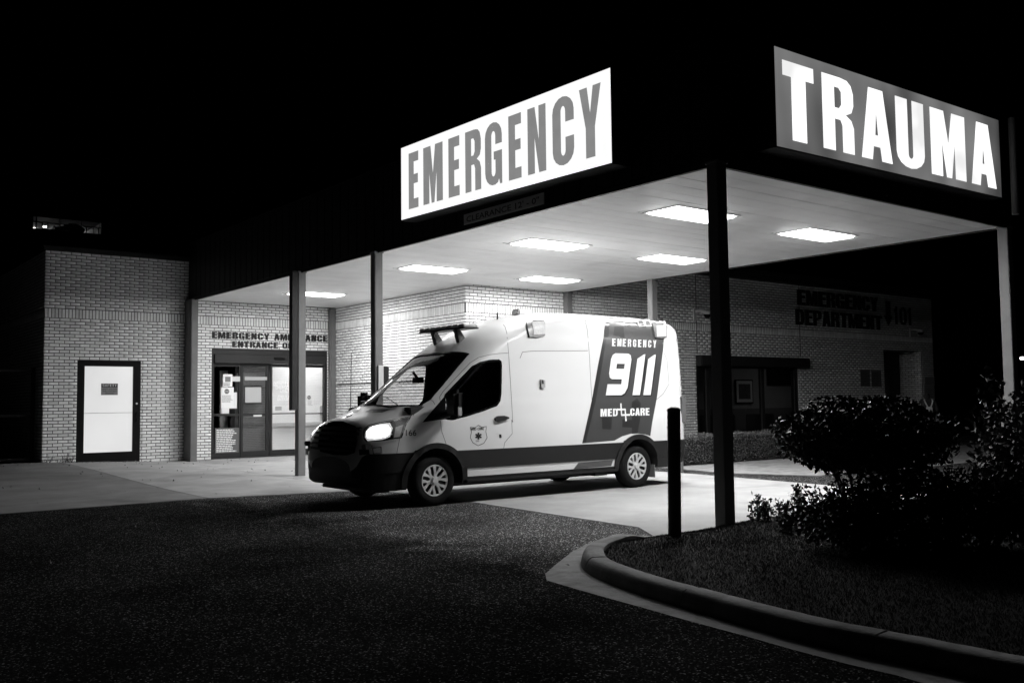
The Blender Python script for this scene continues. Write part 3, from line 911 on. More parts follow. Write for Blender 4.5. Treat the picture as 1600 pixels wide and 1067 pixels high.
sign('trauma_sign', 1, .660, 5.858, 4.117, 5.263, .059, .30, M_FACE_T, M_LET_T, [(c, tx[2 * i], tx[2 * i + 1]) for i, c in enumerate('TRAUMA')], (.105, .88), 'backlit grey sign with white capitals reading TRAUMA')
# clearance plate under the EMERGENCY sign
a = on(726, 345, 0, -.03); b = on(850.5, 312, 0, -.03)
t = empty('clearance_sign', (-.03, (a.y + b.y) / 2, 3.93), 'small grey plate reading CLEARANCE 12 feet under the white sign', 'sign')
M_PLATE = mat('plate_grey', .55, .5); M_INK = mat('ink_dark', .05, .6)
y1_, y0_ = max(a.y, b.y), min(a.y, b.y)
zc0, zc1 = 3.945, 4.095
mb = MB(); mb.box(-.045, -.029, y0_, y1_, zc0, zc1); mb.build('plate', M_PLATE, t)
fr = lambda u, v, d: Vector((-.0455 - d, y1_ - u, v + zc0 + .03))
text_on("CLEARANCE 12' - 0\"", fr, .07, (y1_ - y0_) - .09, .085, .001, M_INK, t, 'letter', bold=0.012)
# ------------------------------------------------------------------ ambulance entrance doors and the lit lobby behind them
M_ALU = mat('door_frame_grey', .024, .5, spec=.15, var=.1, vscale=3)
M_BLK = mat('black_frame', .006, .6, spec=.08)
M_GLASS = glass('door_glass', .92)
M_PAPER = mat('paper', .75, .8, var=.04, vscale=9)
M_GREYP = mat('grey_print', .16, .6)
M_WHITEP = mat('white_print', .8, .7)
def X(px, py=640, y=L): return on(px, py, 1, y).x
def Z(px, py, y=L): return on(px, py, 1, y).z
door = empty('dummy', (0, 0, 0)); bpy.data.objects.remove(door)
mb = MB()
x0, x1 = .585, 3.695
mb.box(x0, x1, L + .03, L + .20, 2.62, 2.735)
mb.box(x0, x0 + .065, L + .03, L + .16, .03, 2.619); mb.box(x1 - .05, x1, L + .03, L + .16, .03, 2.619)
mb.box(x0 + .066, x1 - .051, L + .05, L + .18, .02, .055)
ent = mb.build('sliding_door', M_ALU, hosp, bevel=.004)
mb = MB(); mb.box(x0 + .066, x1 - .051, L - .02, L + .17, 2.40, 2.615); mb.build('header', M_ALU, ent, bevel=.006)
xs_ = X(437); mb = MB(); mb.box(xs_ - .17, xs_ + .13, L - .055, L - .021, 2.50, 2.56); mb.build('motion_sensor', M_BLK, ent, bevel=.01)
edges = [(333.5, 378, .09), (379, 422, .11), (424.5, 467, .09), (468, 511, .11)]
for i, (a, b, dy) in enumerate(edges):
    xa, xb = X(a), X(b); yy = L + dy
    st = .045 if i != 1 else .06
    mb = MB()
    mb.box(xa, xa + st, yy, yy + .045, .06, 2.395); mb.box(xb - st, xb, yy, yy + .045, .06, 2.395)
    mb.box(xa + st, xb - st, yy, yy + .045, .06, .20); mb.box(xa + st, xb - st, yy, yy + .045, 2.32, 2.395)
    zr = Z((a + b) / 2, 648 if i < 2 else 646)
    mb.box(xa + st, xb - st, yy + .006, yy + .04, zr - (.03 if i < 2 else .014), zr + (.03 if i < 2 else .014))
    mb.build('door_leaf', M_ALU, ent)
    mb = MB(); mb.box(xa + st - .004, xb - st + .004, yy + .018, yy + .026, .196, 2.324); mb.build('pane', M_GLASS, ent)
# lobby
M_LWALL = mat('lobby_wall', .72, .7, var=.04, vscale=1.5); M_LOW = mat('lobby_wainscot', .85, .5); M_LDARK = mat('lobby_grey_wall', .10, .7, var=.12, vscale=2)
mb = MB(); mb.box(.2, 5.5, L + .26, L + 3.2, -.04, .015); mb.build('lobby_floor', mat('lobby_floor', .3, .35), hosp)
mb = MB(); mb.box(.2, 5.5, L + .26, L + 3.2, 2.76, 2.80); mb.build('lobby_ceiling', M_LWALL, hosp)
mb = MB(); yb = L + 1.35
mb.box(2.30, 5.5, yb, yb + .1, 1.33, 2.76); mb.box(5.4, 5.5, L + .26, yb, .015, 2.76); lob = mb.build('lobby_wall', M_LWALL, hosp)
mb = MB(); mb.box(2.30, 5.39, yb - .012, yb + .1, .015, 1.329); mb.build('wainscot', M_LOW, lob)
mb = MB(); mb.box(2.62, 5.3, yb - .075, yb - .02, .76, .86); mb.box(2.5, 5.38, yb - .03, yb - .0125, .02, .12); mb.build('handrail', mat('handrail', .5, .5), lob, bevel=.01)
mb = MB(); mb.box(2.20, 2.299, L + .30, L + 3.1, .015, 2.76); mb.box(1.35, 2.199, L + .42, L + .48, .015, 2.76); mb.box(.2, 1.349, L + 2.2, L + 2.3, .015, 2.76); mb.build('partition', M_LDARK, hosp)
mb = MB(); xa = on(343.5, 640, 1, L + 1.0).x; xb = on(356, 640, 1, L + 1.0).x
mb.box(xa, xb, L + 1.0, L + 1.08, .015, 2.25); mb.build('column', M_LWALL, hosp)
# wall dispenser
p = on(502, 641, 1, yb); mb = MB(); mb.box(p.x - .06, p.x + .06, yb - .10, yb - .013, p.z - .13, p.z + .13)
o = mb.build('wall_dispenser', mat('dispenser', .35, .4), None, bevel=.02); tag(o, 'small grey dispenser on the lobby wall behind the right pane', 'dispenser')
t = empty('lobby_light', (3.7, L + .8, 2.75), 'light panel in the lobby ceiling behind the ambulance doors', 'ceiling light')
mb = MB(); mb.box(3.0, 4.3, L + .45, L + 1.05, 2.735, 2.757); mb.build('lens', emis('lobby_lens', 30.0), t)
mb = MB(); mb.box(2.96, 4.34, L + .41, L + 1.09, 2.745, 2.7595); mb.build('frame', M_TRIM, t)
# notices on the door glass: (left, top, right, bottom) pixels, look, label
def notice(px, m, label, y, deco=None, cat='notice', name='notice'):
    a, b, c, d = px
    p, q = on(a, b, 1, y), on(c, d, 1, y)
    t = empty(name, ((p.x + q.x) / 2, y, q.z), label, cat)
    mb = MB(); mb.box(p.x, q.x, y - .003, y, q.z, p.z); mb.build('sheet', m, t)
    if deco: deco(t, p.x, q.x, q.z, p.z, y - .0032)
    return t
def lines(n, m, t0=.1, t1=.9, frac=.9, h=.35, seed=1):
    rr = random.Random(seed)
    def f(t, xa, xb, za, zb, y):
        mb = MB(); w = xb - xa; hh = zb - za
        for i in range(n):
            z = zb - hh * (t0 + (t1 - t0) * (i + .5) / n)
            x = xa + w * .06; end = xa + w * (.06 + frac * rr.uniform(.7, 1.0))
            while x < end:
                l = rr.uniform(.04, .14) * w
                mb.box(x, min(x + l, end), y - .0006, y, z - hh * (t1 - t0) / n * h, z + hh * (t1 - t0) / n * h); x += l + .018 * w
        tag(mb.build('lettering', m, t), kind='stuff')
    return f
def disc(m, cx, cz, rr_, inner=None, word=None):
    def f(t, xa, xb, za, zb, y):
        x, z, r = xa + (xb - xa) * cx, za + (zb - za) * cz, (xb - xa) * rr_
        mb = MB(); mb.prism([(x + r * math.cos(R(22.5 + 45 * k)), z + r * math.sin(R(22.5 + 45 * k))) for k in range(8)], 1, y - .0012, y); mb.build('stop_emblem', m, t)
        if word: text_on(word, (lambda u, v, d: Vector((x - r * .7 + u, y - .0014 - d, z - r * .22 + v))), 0, r * 1.4, r * .45, .0006, M_WHITEP, t, 'lettering', .0, False)
    return f
def both(*fs):
    def f(*a):
        for q in fs: q(*a)
    return f
gy = L + .085
notice((348.5, 584.5, 363, 604), M_PAPER, 'white sign with dark picture at the top of the left door pane', gy, both(lines(2, M_GREYP, .68, .95, .85, .3, 3), (lambda t, xa, xb, za, zb, y: (lambda mb: mb.box(xa + (xb - xa) * .22, xb - (xb - xa) * .2, y - .001, y, za + (zb - za) * .38, za + (zb - za) * .8) and mb.build('picture', M_GREYP, t))(MB()))))
notice((345.5, 605, 365, 637), M_PAPER, 'white paper with a round stop emblem on the left door pane', gy, both(disc(mat('emblem', .10, .5), .45, .80, .20, word='STOP'), lines(7, M_GREYP, .38, .75, .85, .22, 5)))
notice((358, 613, 370, 638), mat('paper_b', .70, .8), 'plain paper overlapping the stop notice on the left pane', gy + .004, lines(4, M_GREYP, .1, .4, .6, .15, 8))
notice((346, 637, 358, 646), mat('paper_c', .68, .8), 'small torn paper hanging below the notices on the left pane', gy + .002)
notice((363, 588, 375, 596), mat('paper_d', .55, .8), 'short pale strip at the top right of the left pane', gy + .003)
notice((336, 669, 373, 706.5), mat('dark_film', .09, .4), 'dark printed panel with white writing at the bottom of the left pane', gy + .004, lines(13, M_WHITEP, .04, .97, .84, .27, 11))
notice((382.5, 588.5, 417, 594), mat('paper_e', .38, .8), 'long pale strip across the top of the second door pane', L + .104)
notice((383, 604, 408, 629.5), mat('paper_f', .40, .7), 'grey paper in a clear holder on the second door pane', L + .104, (lambda t, xa, xb, za, zb, y: (lambda mb: (mb.box(xa - .015, xb + .015, y - .004, y, za - .02, za + .012), mb.box(xa - .015, xb + .015, y - .004, y, zb - .012, zb + .02), mb.build('holder', M_ALU, t)))(MB())))
notice((396, 648, 409, 650.5), mat('paper_g', .62, .8), 'narrow white strip on the middle rail of the second door', L + .088)
# white vinyl lettering on the third and fourth panes
t = empty('door_lettering', (2.6, L + .085, 1.4), 'white vinyl lettering reading DO NOT ENTER on the third pane', 'lettering')
pz = lambda py: Z(445, py)
for s, py, xa, xb, hh in (('DO NOT ENTER', 602.5, 430, 466, .10), ('EMERGENCY', 608, 433, 464, .095), ('ONLY', 613, 440, 455, .10), ('AMBULANCE', 622, 436, 465, .07), ('ENTRANCE', 625.5, 436, 463, .06)):
    text_on(s, (lambda u, v, d, z=pz(py): Vector((u, L + .103 - d, z + v))), X(xa), X(xb), hh, .001, M_WHITEP, t, 'lettering', .01, False)
notice((430, 635, 440, 641), mat('decal_grey', .3, .6), 'small round-bodied decal low on the third pane', L + .106, cat='decal', name='decal')
notice((480, 623, 490, 641), mat('paper_h', .66, .8), 'pale notice under a round stop emblem on the right pane', L + .106, both(disc(mat('emblem', .10, .5), .28, 1.12, .30, word='STOP'), lines(5, M_GREYP, .1, .6, .8, .15, 21)))
# letters on the bricks above the doors
M_LETW = mat('wall_letter', .02, .6, spec=.15)
fb = lambda u, v, d: Vector((u, L - .009 - d, v))
t = empty('entrance_sign', (1.9, L - .01, 2.8), 'dark capitals over the doors reading EMERGENCY AMBULANCE ENTRANCE ONLY', 'sign')
glyph_text('EMERGENCY AMBULANCE', fb, X(331, 522), X(511, 532), 3.005, .165, .02, M_LETW, t)
glyph_text('ENTRANCE ONLY', fb, X(362.5, 537), X(474, 543), 2.795, .155, .02, M_LETW, t)

# ------------------------------------------------------------------ lit service door in the left wing
mb = MB()
for q in ((-2.508, -2.352, .06, 2.41), (-1.284, -1.122, .06, 2.41), (-2.351, -1.285, .06, .315), (-2.351, -1.285, 2.28, 2.41)):
    mb.box(q[0], q[1], L + .0, L + .07, q[2], q[3])
sd = mb.build('service_door', M_BLK, hosp)
mb = MB(); mb.box(-2.36, -1.275, L + .03, L + .036, .30, 2.29); mb.build('pane', emis('lit_pane', .62, .2, var=.05, vscale=.8), sd)
mb = MB(); zb_ = Z(170, 645); mb.box(-2.351, -1.285, L + .024, L + .0295, zb_ - .008, zb_ + .008); mb.build('glazing_bar', mat('bar_grey', .65, .5), sd)
mb = MB(); mb.tube([(-1.20, L - .004, 1.02), (-1.20, L - .06, 1.02), (-1.20, L - .06, 1.20), (-1.20, L - .004, 1.20)], .011, 8); mb.build('handle', M_BLK, sd, smooth=50)
mb = MB(); mb.lathe([(0.001, -.02), (.022, -.02), (.024, 0)], (-1.20, L + .0, 1.42), 'y', 14); mb.build('lock', M_TRIM, sd, smooth=40)
p, q = on(158, 599, 1, L + .024), on(184, 617, 1, L + .024)
t = empty('safety_sign', ((p.x + q.x) / 2, L + .024, q.z), 'grey safety sign for an eyewash station on the lit service door', 'sign')
mb = MB(); mb.box(p.x, q.x, L + .022, L + .0235, q.z, p.z); mb.build('plate', mat('safety_grey', .19, .6), t)
zb_ = p.z - (p.z - q.z) * .34
mb = MB(); mb.box(p.x + .008, q.x - .008, L + .0205, L + .0218, zb_, p.z - .008); mb.build('banner', mat('safety_dark', .02, .6), t)
w_ = q.x - p.x; hh = p.z - q.z
glyph_text('SAFETY', (lambda u, v, d: Vector((u, L + .0203 - d, v))), p.x + w_ * .08, q.x - w_ * .08, zb_ + .018, hh * .22, .0008, mat('safety_pale', .38, .6), t)
for i, s in enumerate(('SAFETY SHOWER', 'AND EYEWASH', 'STATION')):
    ins = (.04, .08, .26)[i]
    text_on(s, (lambda u, v, d, z=q.z + hh * (.45 - .18 * i): Vector((u, L + .0218 - d, z + v))), p.x + w_ * ins, q.x - w_ * ins, hh * .12, .0008, mat('safety_dark', .02, .6), t, 'lettering', .012, False)

# ------------------------------------------------------------------ emergency department wing: window, recess, letters, cameras
M_DGLASS = glass('window_glass', .8, .5)
wx0, wx1, wz0, wz1 = 11.23, 15.62, .22, 2.53
mb = MB()
mb.box(wx0 - .02, wx1 + .32, Y1 - .22, Y1 - .02, 2.24, 2.52); awn = mb.build('window_hood', M_DARK, hosp, bevel=.02)
win = MB(); 
muls = [wx0 + .06, X(1108, 620, Y1), X(1141, 620, Y1), X(1194, 620, Y1), wx1 - .06]
for xm in muls: win.box(xm - .06, xm + .06, Y1 + .03, Y1 + .13, wz0, 2.5)
win.box(wx0, wx1, Y1 + .035, Y1 + .12, wz0, wz0 + .07); win.box(wx0, wx1, Y1 + .035, Y1 + .12, 2.2, 2.5)
wo_ = win.build('window', M_DARK, hosp)
for a, b in zip(muls[:-1], muls[1:]):
    mb = MB(); mb.box(a + .055, b - .055, Y1 + .07, Y1 + .078, wz0 + .06, 2.21); mb.build('pane', M_DGLASS, wo_)
M_RW = mat('waiting_wall', .30, .8, var=.08, vscale=1.5); M_RD = mat('waiting_dark', .05, .8)
mb = MB(); mb.box(7.5, 20.1, Y1 + 3.0, Y1 + 3.1, 1.05, 2.7); rw = mb.build('waiting_room_wall', M_RW, hosp)
mb = MB(); mb.box(7.5, 20.1, Y1 + 2.98, Y1 + 3.1, 0, 1.049); mb.build('wainscot', mat('waiting_wainscot', .14, .8), rw)
mb = MB(); mb.box(7.0, 20.1, Y1 + .26, Y1 + 3.2, 2.71, 2.75); mb.box(7.0, 20.1, Y1 + .26, Y1 + 3.2, -.05, .0); mb.build('waiting_room_ceiling', M_RD, hosp)
t = empty('waiting_room_light', (17.5, Y1 + 1.3, 2.7), 'dim light strip in the ceiling of the waiting room', 'ceiling light')
mb = MB(); mb.box(16.4, 18.8, Y1 + 1.2, Y1 + 1.5, 2.685, 2.705); mb.build('lens', emis('dim_lens', 1.6), t)
mb = MB(); mb.box(16.35, 18.85, Y1 + 1.15, Y1 + 1.55, 2.7, 2.7095); mb.build('frame', M_DARK, t)
yw = Y1 + 2.97
a, b = on(1148, 593, 1, yw), on(1176, 630, 1, yw)
t = empty('framed_picture', ((a.x + b.x) / 2, yw, b.z), 'framed picture with pale mat on the waiting room wall', 'picture')
mb = MB(); mb.box(a.x, b.x, yw - .03, yw, b.z, a.z); mb.build('frame', M_BLK, t)
mb = MB(); mb.box(a.x + .04, b.x - .04, yw - .034, yw - .0301, b.z + .04, a.z - .04); mb.build('mat_board', mat('mat_board', .6, .8), t)
mb = MB(); mb.box(a.x + .14, b.x - .14, yw - .036, yw - .0342, b.z + .14, a.z - .14); mb.build('print', mat('print_dark', .07, .6, var=.5, vscale=5), t)
a, b = on(1198, 575, 1, yw), on(1236, 601, 1, yw)
t = empty('wall_screen', ((a.x + b.x) / 2, yw, b.z), 'dark wall screen high in the right half of the waiting room window', 'screen')
mb = MB(); mb.box(a.x, b.x, yw - .07, yw, b.z, a.z); mb.build('housing', M_BLK, t, bevel=.01)
mb = MB(); mb.box(a.x + .04, b.x - .04, yw - .072, yw - .0701, b.z + .04, a.z - .04); mb.build('display', mat('screen_dark', .015, .15), t)
def chair_row(x, y, n, label):
    t = empty('waiting_chair', (x, y, 0), label, 'chair')
    mb = MB(); mb.box(x, x + n * .62, y, y + .5, .36, .46); mb.build('seat', M_RD, t, bevel=.03)
    mb = MB(); mb.box(x, x + n * .62, y - .08, y + .02, .47, .92); mb.build('backrest', M_RD, t, bevel=.03)
    for q in (x + .05, x + n * .62 - .09):
        mb = MB(); mb.box(q, q + .04, y + .04, y + .44, .0, .355); mb.build('leg', M_BLK, t)
chair_row(12.0, Y1 + .95, 3, 'dark row of waiting room seats behind the left half of the window')
chair_row(14.4, Y1 + .95, 2, 'dark pair of waiting room seats behind the right half of the window')
# recess
brick_wall('w', .78, 2.88, -.05, [], (3.17, 3.17 + PH_ * 3), (lambda s, d, z: Vector((22.46 - d, Y1 + .8 - s, z))), nsep=0, depth=.2)
mb = MB(); mb.box(20.0, 22.65, Y1 + .26, Y1 + 1.9, 2.886, 2.95); mb.build('recess_ceiling', M_RW, hosp)
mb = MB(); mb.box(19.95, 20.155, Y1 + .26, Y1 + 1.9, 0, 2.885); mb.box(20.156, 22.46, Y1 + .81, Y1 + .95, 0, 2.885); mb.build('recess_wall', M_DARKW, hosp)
mb = MB(); mb.box(20.3, 21.9, Y1 + .75, Y1 + .805, .02, 2.35); dd_ = mb.build('department_door', M_DARK, hosp)
mb = MB(); mb.box(20.42, 21.05, Y1 + .74, Y1 + .748, .3, 2.2); mb.box(21.15, 21.78, Y1 + .74, Y1 + .748, .3, 2.2); mb.build('pane', M_DGLASS, dd_)
fe = lambda u, v, d: Vector((u, Y1 - .009 - d, v))
t = empty('department_sign', (18, Y1 - .01, 3.5), 'dark wall letters reading EMERGENCY DEPARTMENT with down arrow and 101', 'sign')
glyph_text('EMERGENCY', fe, 15.67, 19.9, 4.09, .45, .03, M_LETW, t, .12)
glyph_text('DEPARTMENT', fe, 15.56, 20.08, 3.50, .46, .03, M_LETW, t, .12)
glyph_text('i0i', fe, 20.83, 21.90, 3.72, .58, .03, M_LETW, t, .25)
me = bpy.data.meshes.new('a')
V = [(20.36, 4.46), (20.60, 4.46), (20.60, 3.98), (20.72, 3.98), (20.48, 3.66), (20.24, 3.98), (20.36, 3.98)]
link('arrow', solid_flat(V, [tuple(range(7))], fe, .03), M_LETW, t)
def camera_unit(px, py, label):
    p = on(px, py, 1, Y1 - .2); t = empty('security_camera', (p.x, Y1, p.z), label, 'camera')
    M_C = mat('camera_shell', .42, .4)
    mb = MB(); mb.box(p.x - .20, p.x - .08, Y1 - .05, Y1 - .006, p.z - .16, p.z + .16); mb.build('bracket', M_C, t, bevel=.01)
    mb = MB(); mb.tube([(p.x - .14, Y1 - .05, p.z + .08), (p.x - .04, Y1 - .12, p.z + .10), (p.x + .1, Y1 - .2, p.z + .06)], [.04, .045, .06], 10); mb.build('arm', M_C, t, smooth=50)
    mb = MB(); mb.lathe([(.10, .06), (.115, .0), (.11, -.02)], (p.x + .14, Y1 - .22, p.z + .02), 'z', 20); mb.build('housing', M_C, t, smooth=50)
    mb = MB(); mb.lathe([(.10, -.02), (.09, -.07), (.05, -.11), (.002, -.12)], (p.x + .14, Y1 - .22, p.z + .02), 'z', 20); mb.build('dome', M_BLK, t, smooth=60)
camera_unit(1099, 491, 'pale dome camera on the brick wall left of the corner post')
camera_unit(1434, 519, 'small dome camera near the right end of the brick wall')
yp = Y1 - .008
for i, (px, lab) in enumerate((((1344, 578, 1360, 604), 'left of two grey plaques beside the recessed entry'), ((1361, 578.5, 1377.5, 604.5), 'right of two grey plaques beside the recessed entry'))):
    notice(px, mat('plaque', .13, .5), lab, yp, lines(8, M_INK, .1, .9, .85, .2, 31 + i), 'plaque', 'plaque')
notice((1444.5, 588.5, 1460.5, 602), mat('notice_pale', .33, .6), 'upper pale notice at the right end of the brick wall', yp, lines(6, M_GREYP, .1, .9, .85, .2, 41))
notice((1444.5, 603.5, 1461, 640), mat('notice_pale', .33, .6), 'lower pale notice at the right end of the brick wall', yp, lines(12, M_GREYP, .06, .95, .85, .2, 43))
# ------------------------------------------------------------------ ambulance van (nose towards -X, driver side towards the camera)
YC = 5.015
def lerp_tab(tab, x):
    if x <= tab[0][0]: return tab[0][1]
    for (a, b), (c, d) in zip(tab[:-1], tab[1:]):
        if x <= c:
            return b + (d - b) * (x - a) / (c - a)
    return tab[-1][1]
def smooth_tab(tab, x, w=.05):
    return sum(lerp_tab(tab, x + w * k) * g_ for k, g_ in ((-2, 1), (-1, 2), (0, 3), (1, 2), (2, 1))) / 9
T_TAB = [(-2.02, .66), (-2.005, .74), (-1.97, .90), (-1.93, 1.02), (-1.87, 1.10), (-1.80, 1.145), (-1.6, 1.225), (-1.40, 1.325), (-1.2, 1.475), (-.34, 2.09), (-.10, 2.26), (.10, 2.39), (.3, 2.495), (.6, 2.60), (.9, 2.67), (1.3, 2.725), (1.8, 2.745), (3.0, 2.735), (3.6, 2.705), (3.80, 2.67), (3.88, 2.60), (3.93, 2.47)]
B_TAB = [(-2.02, .56), (-2.0, .70), (-1.95, .81), (-1.87, .885), (-1.75, .945), (-1.6, .985), (-1.3, 1.015), (-.9, 1.03), (3.5, 1.03), (3.75, 1.01), (3.85, .985), (3.90, .955), (3.93, .91)]
Z0_TAB = [(-2.02, .42), (-1.98, .33), (-1.85, .26), (-1.6, .235), (-.7, .26), (-.5, .29), (3.5, .30), (3.93, .36)]
R_TAB = [(-2.02, .16), (-1.9, .26), (-1.6, .28), (-1.40, .42), (-1.15, .60), (-.7, .50), (-.3, .38), (.2, .34), (.8, .24), (2.0, .17), (3.6, .15), (3.93, .16)]
N_TAB = [(-2.02, 2.4), (-1.5, 2.3), (-1.2, 2.2), (-.3, 2.4), (.5, 2.3), (3.93, 2.6)]
P_TAB = [(.2, .95), (.36, .975), (.5, .99), (.72, 1.0), (.95, .998), (1.10, .991), (1.16, .984), (1.30, .976), (1.36, .975), (1.40, .966), (1.6, .957), (2.0, .932), (2.08, .925), (2.10, .920), (2.28, .905), (2.32, .893), (2.5, .878), (2.8, .84)]
def half_ring(x, inset=0.0, zfloor=None, ttop=0.0, clad=True):
    T = (smooth_tab(T_TAB, x, .035) if -1.95 < x < 3.8 else lerp_tab(T_TAB, x)) - ttop
    B = lerp_tab(B_TAB, x); z0 = lerp_tab(Z0_TAB, x) if zfloor is None else zfloor
    r = smooth_tab(R_TAB, x); n = smooth_tab(N_TAB, x)
    r = min(r, (T - z0) * .7)
    zs = T - r
    wd_ = lambda z: B * smooth_tab(P_TAB, z, .008) - inset
    pts = [(0, z0), (wd_(z0) * .5, z0), (wd_(z0) - .02, z0)]
    rows = []
    if clad:
        b0, b1, b2 = .36, .47, .72
        cl = lambda v: min(v, z0 + (zs - z0) * .92)
        c0, c1, c2 = cl(max(b0, z0 + .03)), cl(b1), cl(b2)
        if c1 - c0 < .01: c0 = c1 - .02
        for z in (z0 + .015, (z0 + c0) / 2, c0): rows.append((wd_(z), z))
        for z in (c0 + .002, (c0 + c1) / 2, c1): rows.append((wd_(z), z))
        for z in np.linspace(c1 + .003, c2 - .003, 6): rows.append((wd_(z) + .012, z))
        for z in np.linspace(c2, zs, 34): rows.append((wd_(z), z))
    else:
        for z in np.linspace(z0 + .01, zs, 14): rows.append((wd_(z), z))
    pts += rows
    for k in range(1, 19):
        th = math.pi / 2 * k / 18
        z = zs + r * math.sin(th) ** (2 / n)
        v = wd_(z) * max(0.0, math.cos(th)) ** (2 / n)
        pts.append((max(v, 0) if k < 18 else 0.0, z))
    return pts
NB_LOW = 3 + 3   # bottom + lower rows
def loft(stations, **kw):
    rings = []
    for x in stations:
        h = half_ring(x, **kw)
        rings.append([(x, YC - v, z) for v, z in h] + [(x, YC + v, z) for v, z in reversed(h[1:-1])])
    n = len(rings[0]); mb = MB()
    vs = [p for r_ in rings for p in r_]; fs = []; mi = []
    hn = len(half_ring(stations[0], **kw))
    for i in range(len(rings) - 1):
        for k in range(n):
            fs.append((i * n + k, i * n + (k + 1) % n, (i + 1) * n + (k + 1) % n, (i + 1) * n + k))
            kk = k if k < hn - 1 else n - 1 - k     # mirrored strip index
            xm = (stations[i] + stations[i + 1]) / 2
            m_ = 0
            if kw.get('clad', True):
                if kk <= 5: m_ = 1                                    # underside and sill lip
                elif kk <= 7: m_ = 0 if -.58 < xm < 3.2 else 1        # pale sill strip between the wheels
                elif kk <= 14: m_ = 1                                 # cladding
            mi.append(m_)
    fs.append(tuple(range(n))); fs.append(tuple(reversed(range((len(rings) - 1) * n, len(rings) * n)))); mi += [1, 0]
    mb.v = vs; mb.f = fs; mb.mi = mi
    return mb
st = list(np.concatenate([[-2.02, -2.012, -2.0, -1.985, -1.965, -1.94, -1.91, -1.87, -1.83, -1.78], np.arange(-1.72, 3.6, .055), np.linspace(3.6, 3.84, 6), [3.86, 3.88, 3.9, 3.915, 3.93]]))
M_VAN = mat('van_white', .70, .35, coat=1.0, var=.015, vscale=1.2)
M_CLAD = mat('black_plastic', .015, .5, spec=.25, bump=.1, bscale=200)
M_VINT = mat('van_interior', .012, .8)
M_BLACKG = mat('gloss_black', .008, .12)
outer = loft(st).mesh('body'); 
bmo = bmesh.new(); bmo.from_mesh(outer)
VB = BVHTree.FromBMesh(bmo); bmo.free()

amb = empty('ambulance', (0.95, YC, 0), 'white ambulance van with grey 911 stripe and lit headlight under the canopy', 'ambulance')

# ---- booleans: cabin hollow, windows, wheel wells
def tmp_obj(me):
    o = bpy.data.objects.new('tmp', me); COL.objects.link(o); return o
def boolean(base, cutters):
    o = tmp_obj(base); cs = []
    for c in cutters:
        co = tmp_obj(c); cs.append(co)
        md = o.modifiers.new('b', 'BOOLEAN'); md.operation = 'DIFFERENCE'; md.solver = 'EXACT'; md.object = co
        md.material_mode = 'INDEX'
    dg = bpy.context.evaluated_depsgraph_get()
    me = bpy.data.meshes.new_from_object(o.evaluated_get(dg))
    for q in [o] + cs: bpy.data.objects.remove(q)
    return me
def set_mi(me, i):
    me.polygons.foreach_set('material_index', [i] * len(me.polygons)); return me

def hit(px, py):
    h = VB.ray_cast(CAMP, ray(px, py)); return h
def zp(lst, s, ox, oy): return [(ox + a / s, oy + b / s) for a, b in lst]
D4 = lambda l: zp(l, 5.927, 640, 480)
D1 = lambda l: zp(l, 3.233, 470, 470)
D2 = lambda l: zp(l, 3.233, 770, 470)
D5 = lambda l: zp(l, 5.336, 480, 600)
D6 = lambda l: zp(l, 5.335, 900, 480)

side_px = D4([(330, 815), (585, 550), (660, 514), (740, 497), (825, 492), (843, 503), (848, 540), (845, 700), (843, 800), (834, 862), (806, 904), (700, 946), (530, 1000), (400, 1035), (330, 1030)])
side_xz = []
for p in side_px:
    h = hit(*p); side_xz.append((h[0].x, h[0].z))
mb = MB(); mb.prism(side_xz, 1, 3.0, 7.0); cut_side = set_mi(mb.mesh('c'), 2)
# windshield outline on the near half, mirrored
ws_px = [(609, 636), (652, 635), (671, 624), (690, 602), (732, 553), (690, 551.5)]
wp = [hit(*p)[0] for p in ws_px]
print('WS', [tuple(round(c, 2) for c in p) for p in wp])
wa = math.atan2(.615, .86); wd_dir = Vector((math.cos(wa), 0, math.sin(wa))); wn = Vector((-math.sin(wa), 0, math.cos(wa)))
W0 = Vector((-1.40, YC, 1.33))
def ws_uv(p): q = p - W0; return (q.y, q.dot(wd_dir))
uv = [ws_uv(p) for p in wp]
uv = [q for q in uv if q[0] < -.05]
ctr_b = (0.0, min(uv[0][1], 0.03)); 
ws_poly = uv + [(-a, b) for a, b in reversed(uv)]
print('WSUV', [(round(a, 2), round(b, 2)) for a, b in ws_poly])
mb = MB(); n_ = len(ws_poly)
vs = [W0 + Vector((0, a, 0)) + wd_dir * b + wn * s for s in (-.20, .35) for a, b in ws_poly]
mb.add(vs, [tuple(range(n_)), tuple(reversed(range(n_, 2 * n_)))] + [(i, (i + 1) % n_, (i + 1) % n_ + n_, i + n_) for i in range(n_)])
cut_ws = set_mi(mb.mesh('c'), 2)
cabin = set_mi(loft(list(np.arange(-1.22, .36, .06)), inset=.07, zfloor=.85, ttop=.06, clad=False).mesh('c'), 2)
wells = []
for xw in (-1.0, 2.76):
    for sgn in (-1, 1):
        mb = MB(); 
        ring = [(xw + .425 * math.cos(R(a_)), .34 + .425 * math.sin(R(a_))) for a_ in range(0, 360, 9)]
        y_in, y_out = YC + sgn * .70, YC + sgn * 1.3
        mb.prism(ring, 1, min(y_in, y_out), max(y_in, y_out)); wells.append(set_mi(mb.mesh('c'), 2))
body_me = boolean(outer, [cabin, cut_ws, cut_side] + wells)
for m_ in (M_VAN, M_CLAD, M_VINT): body_me.materials.append(m_)
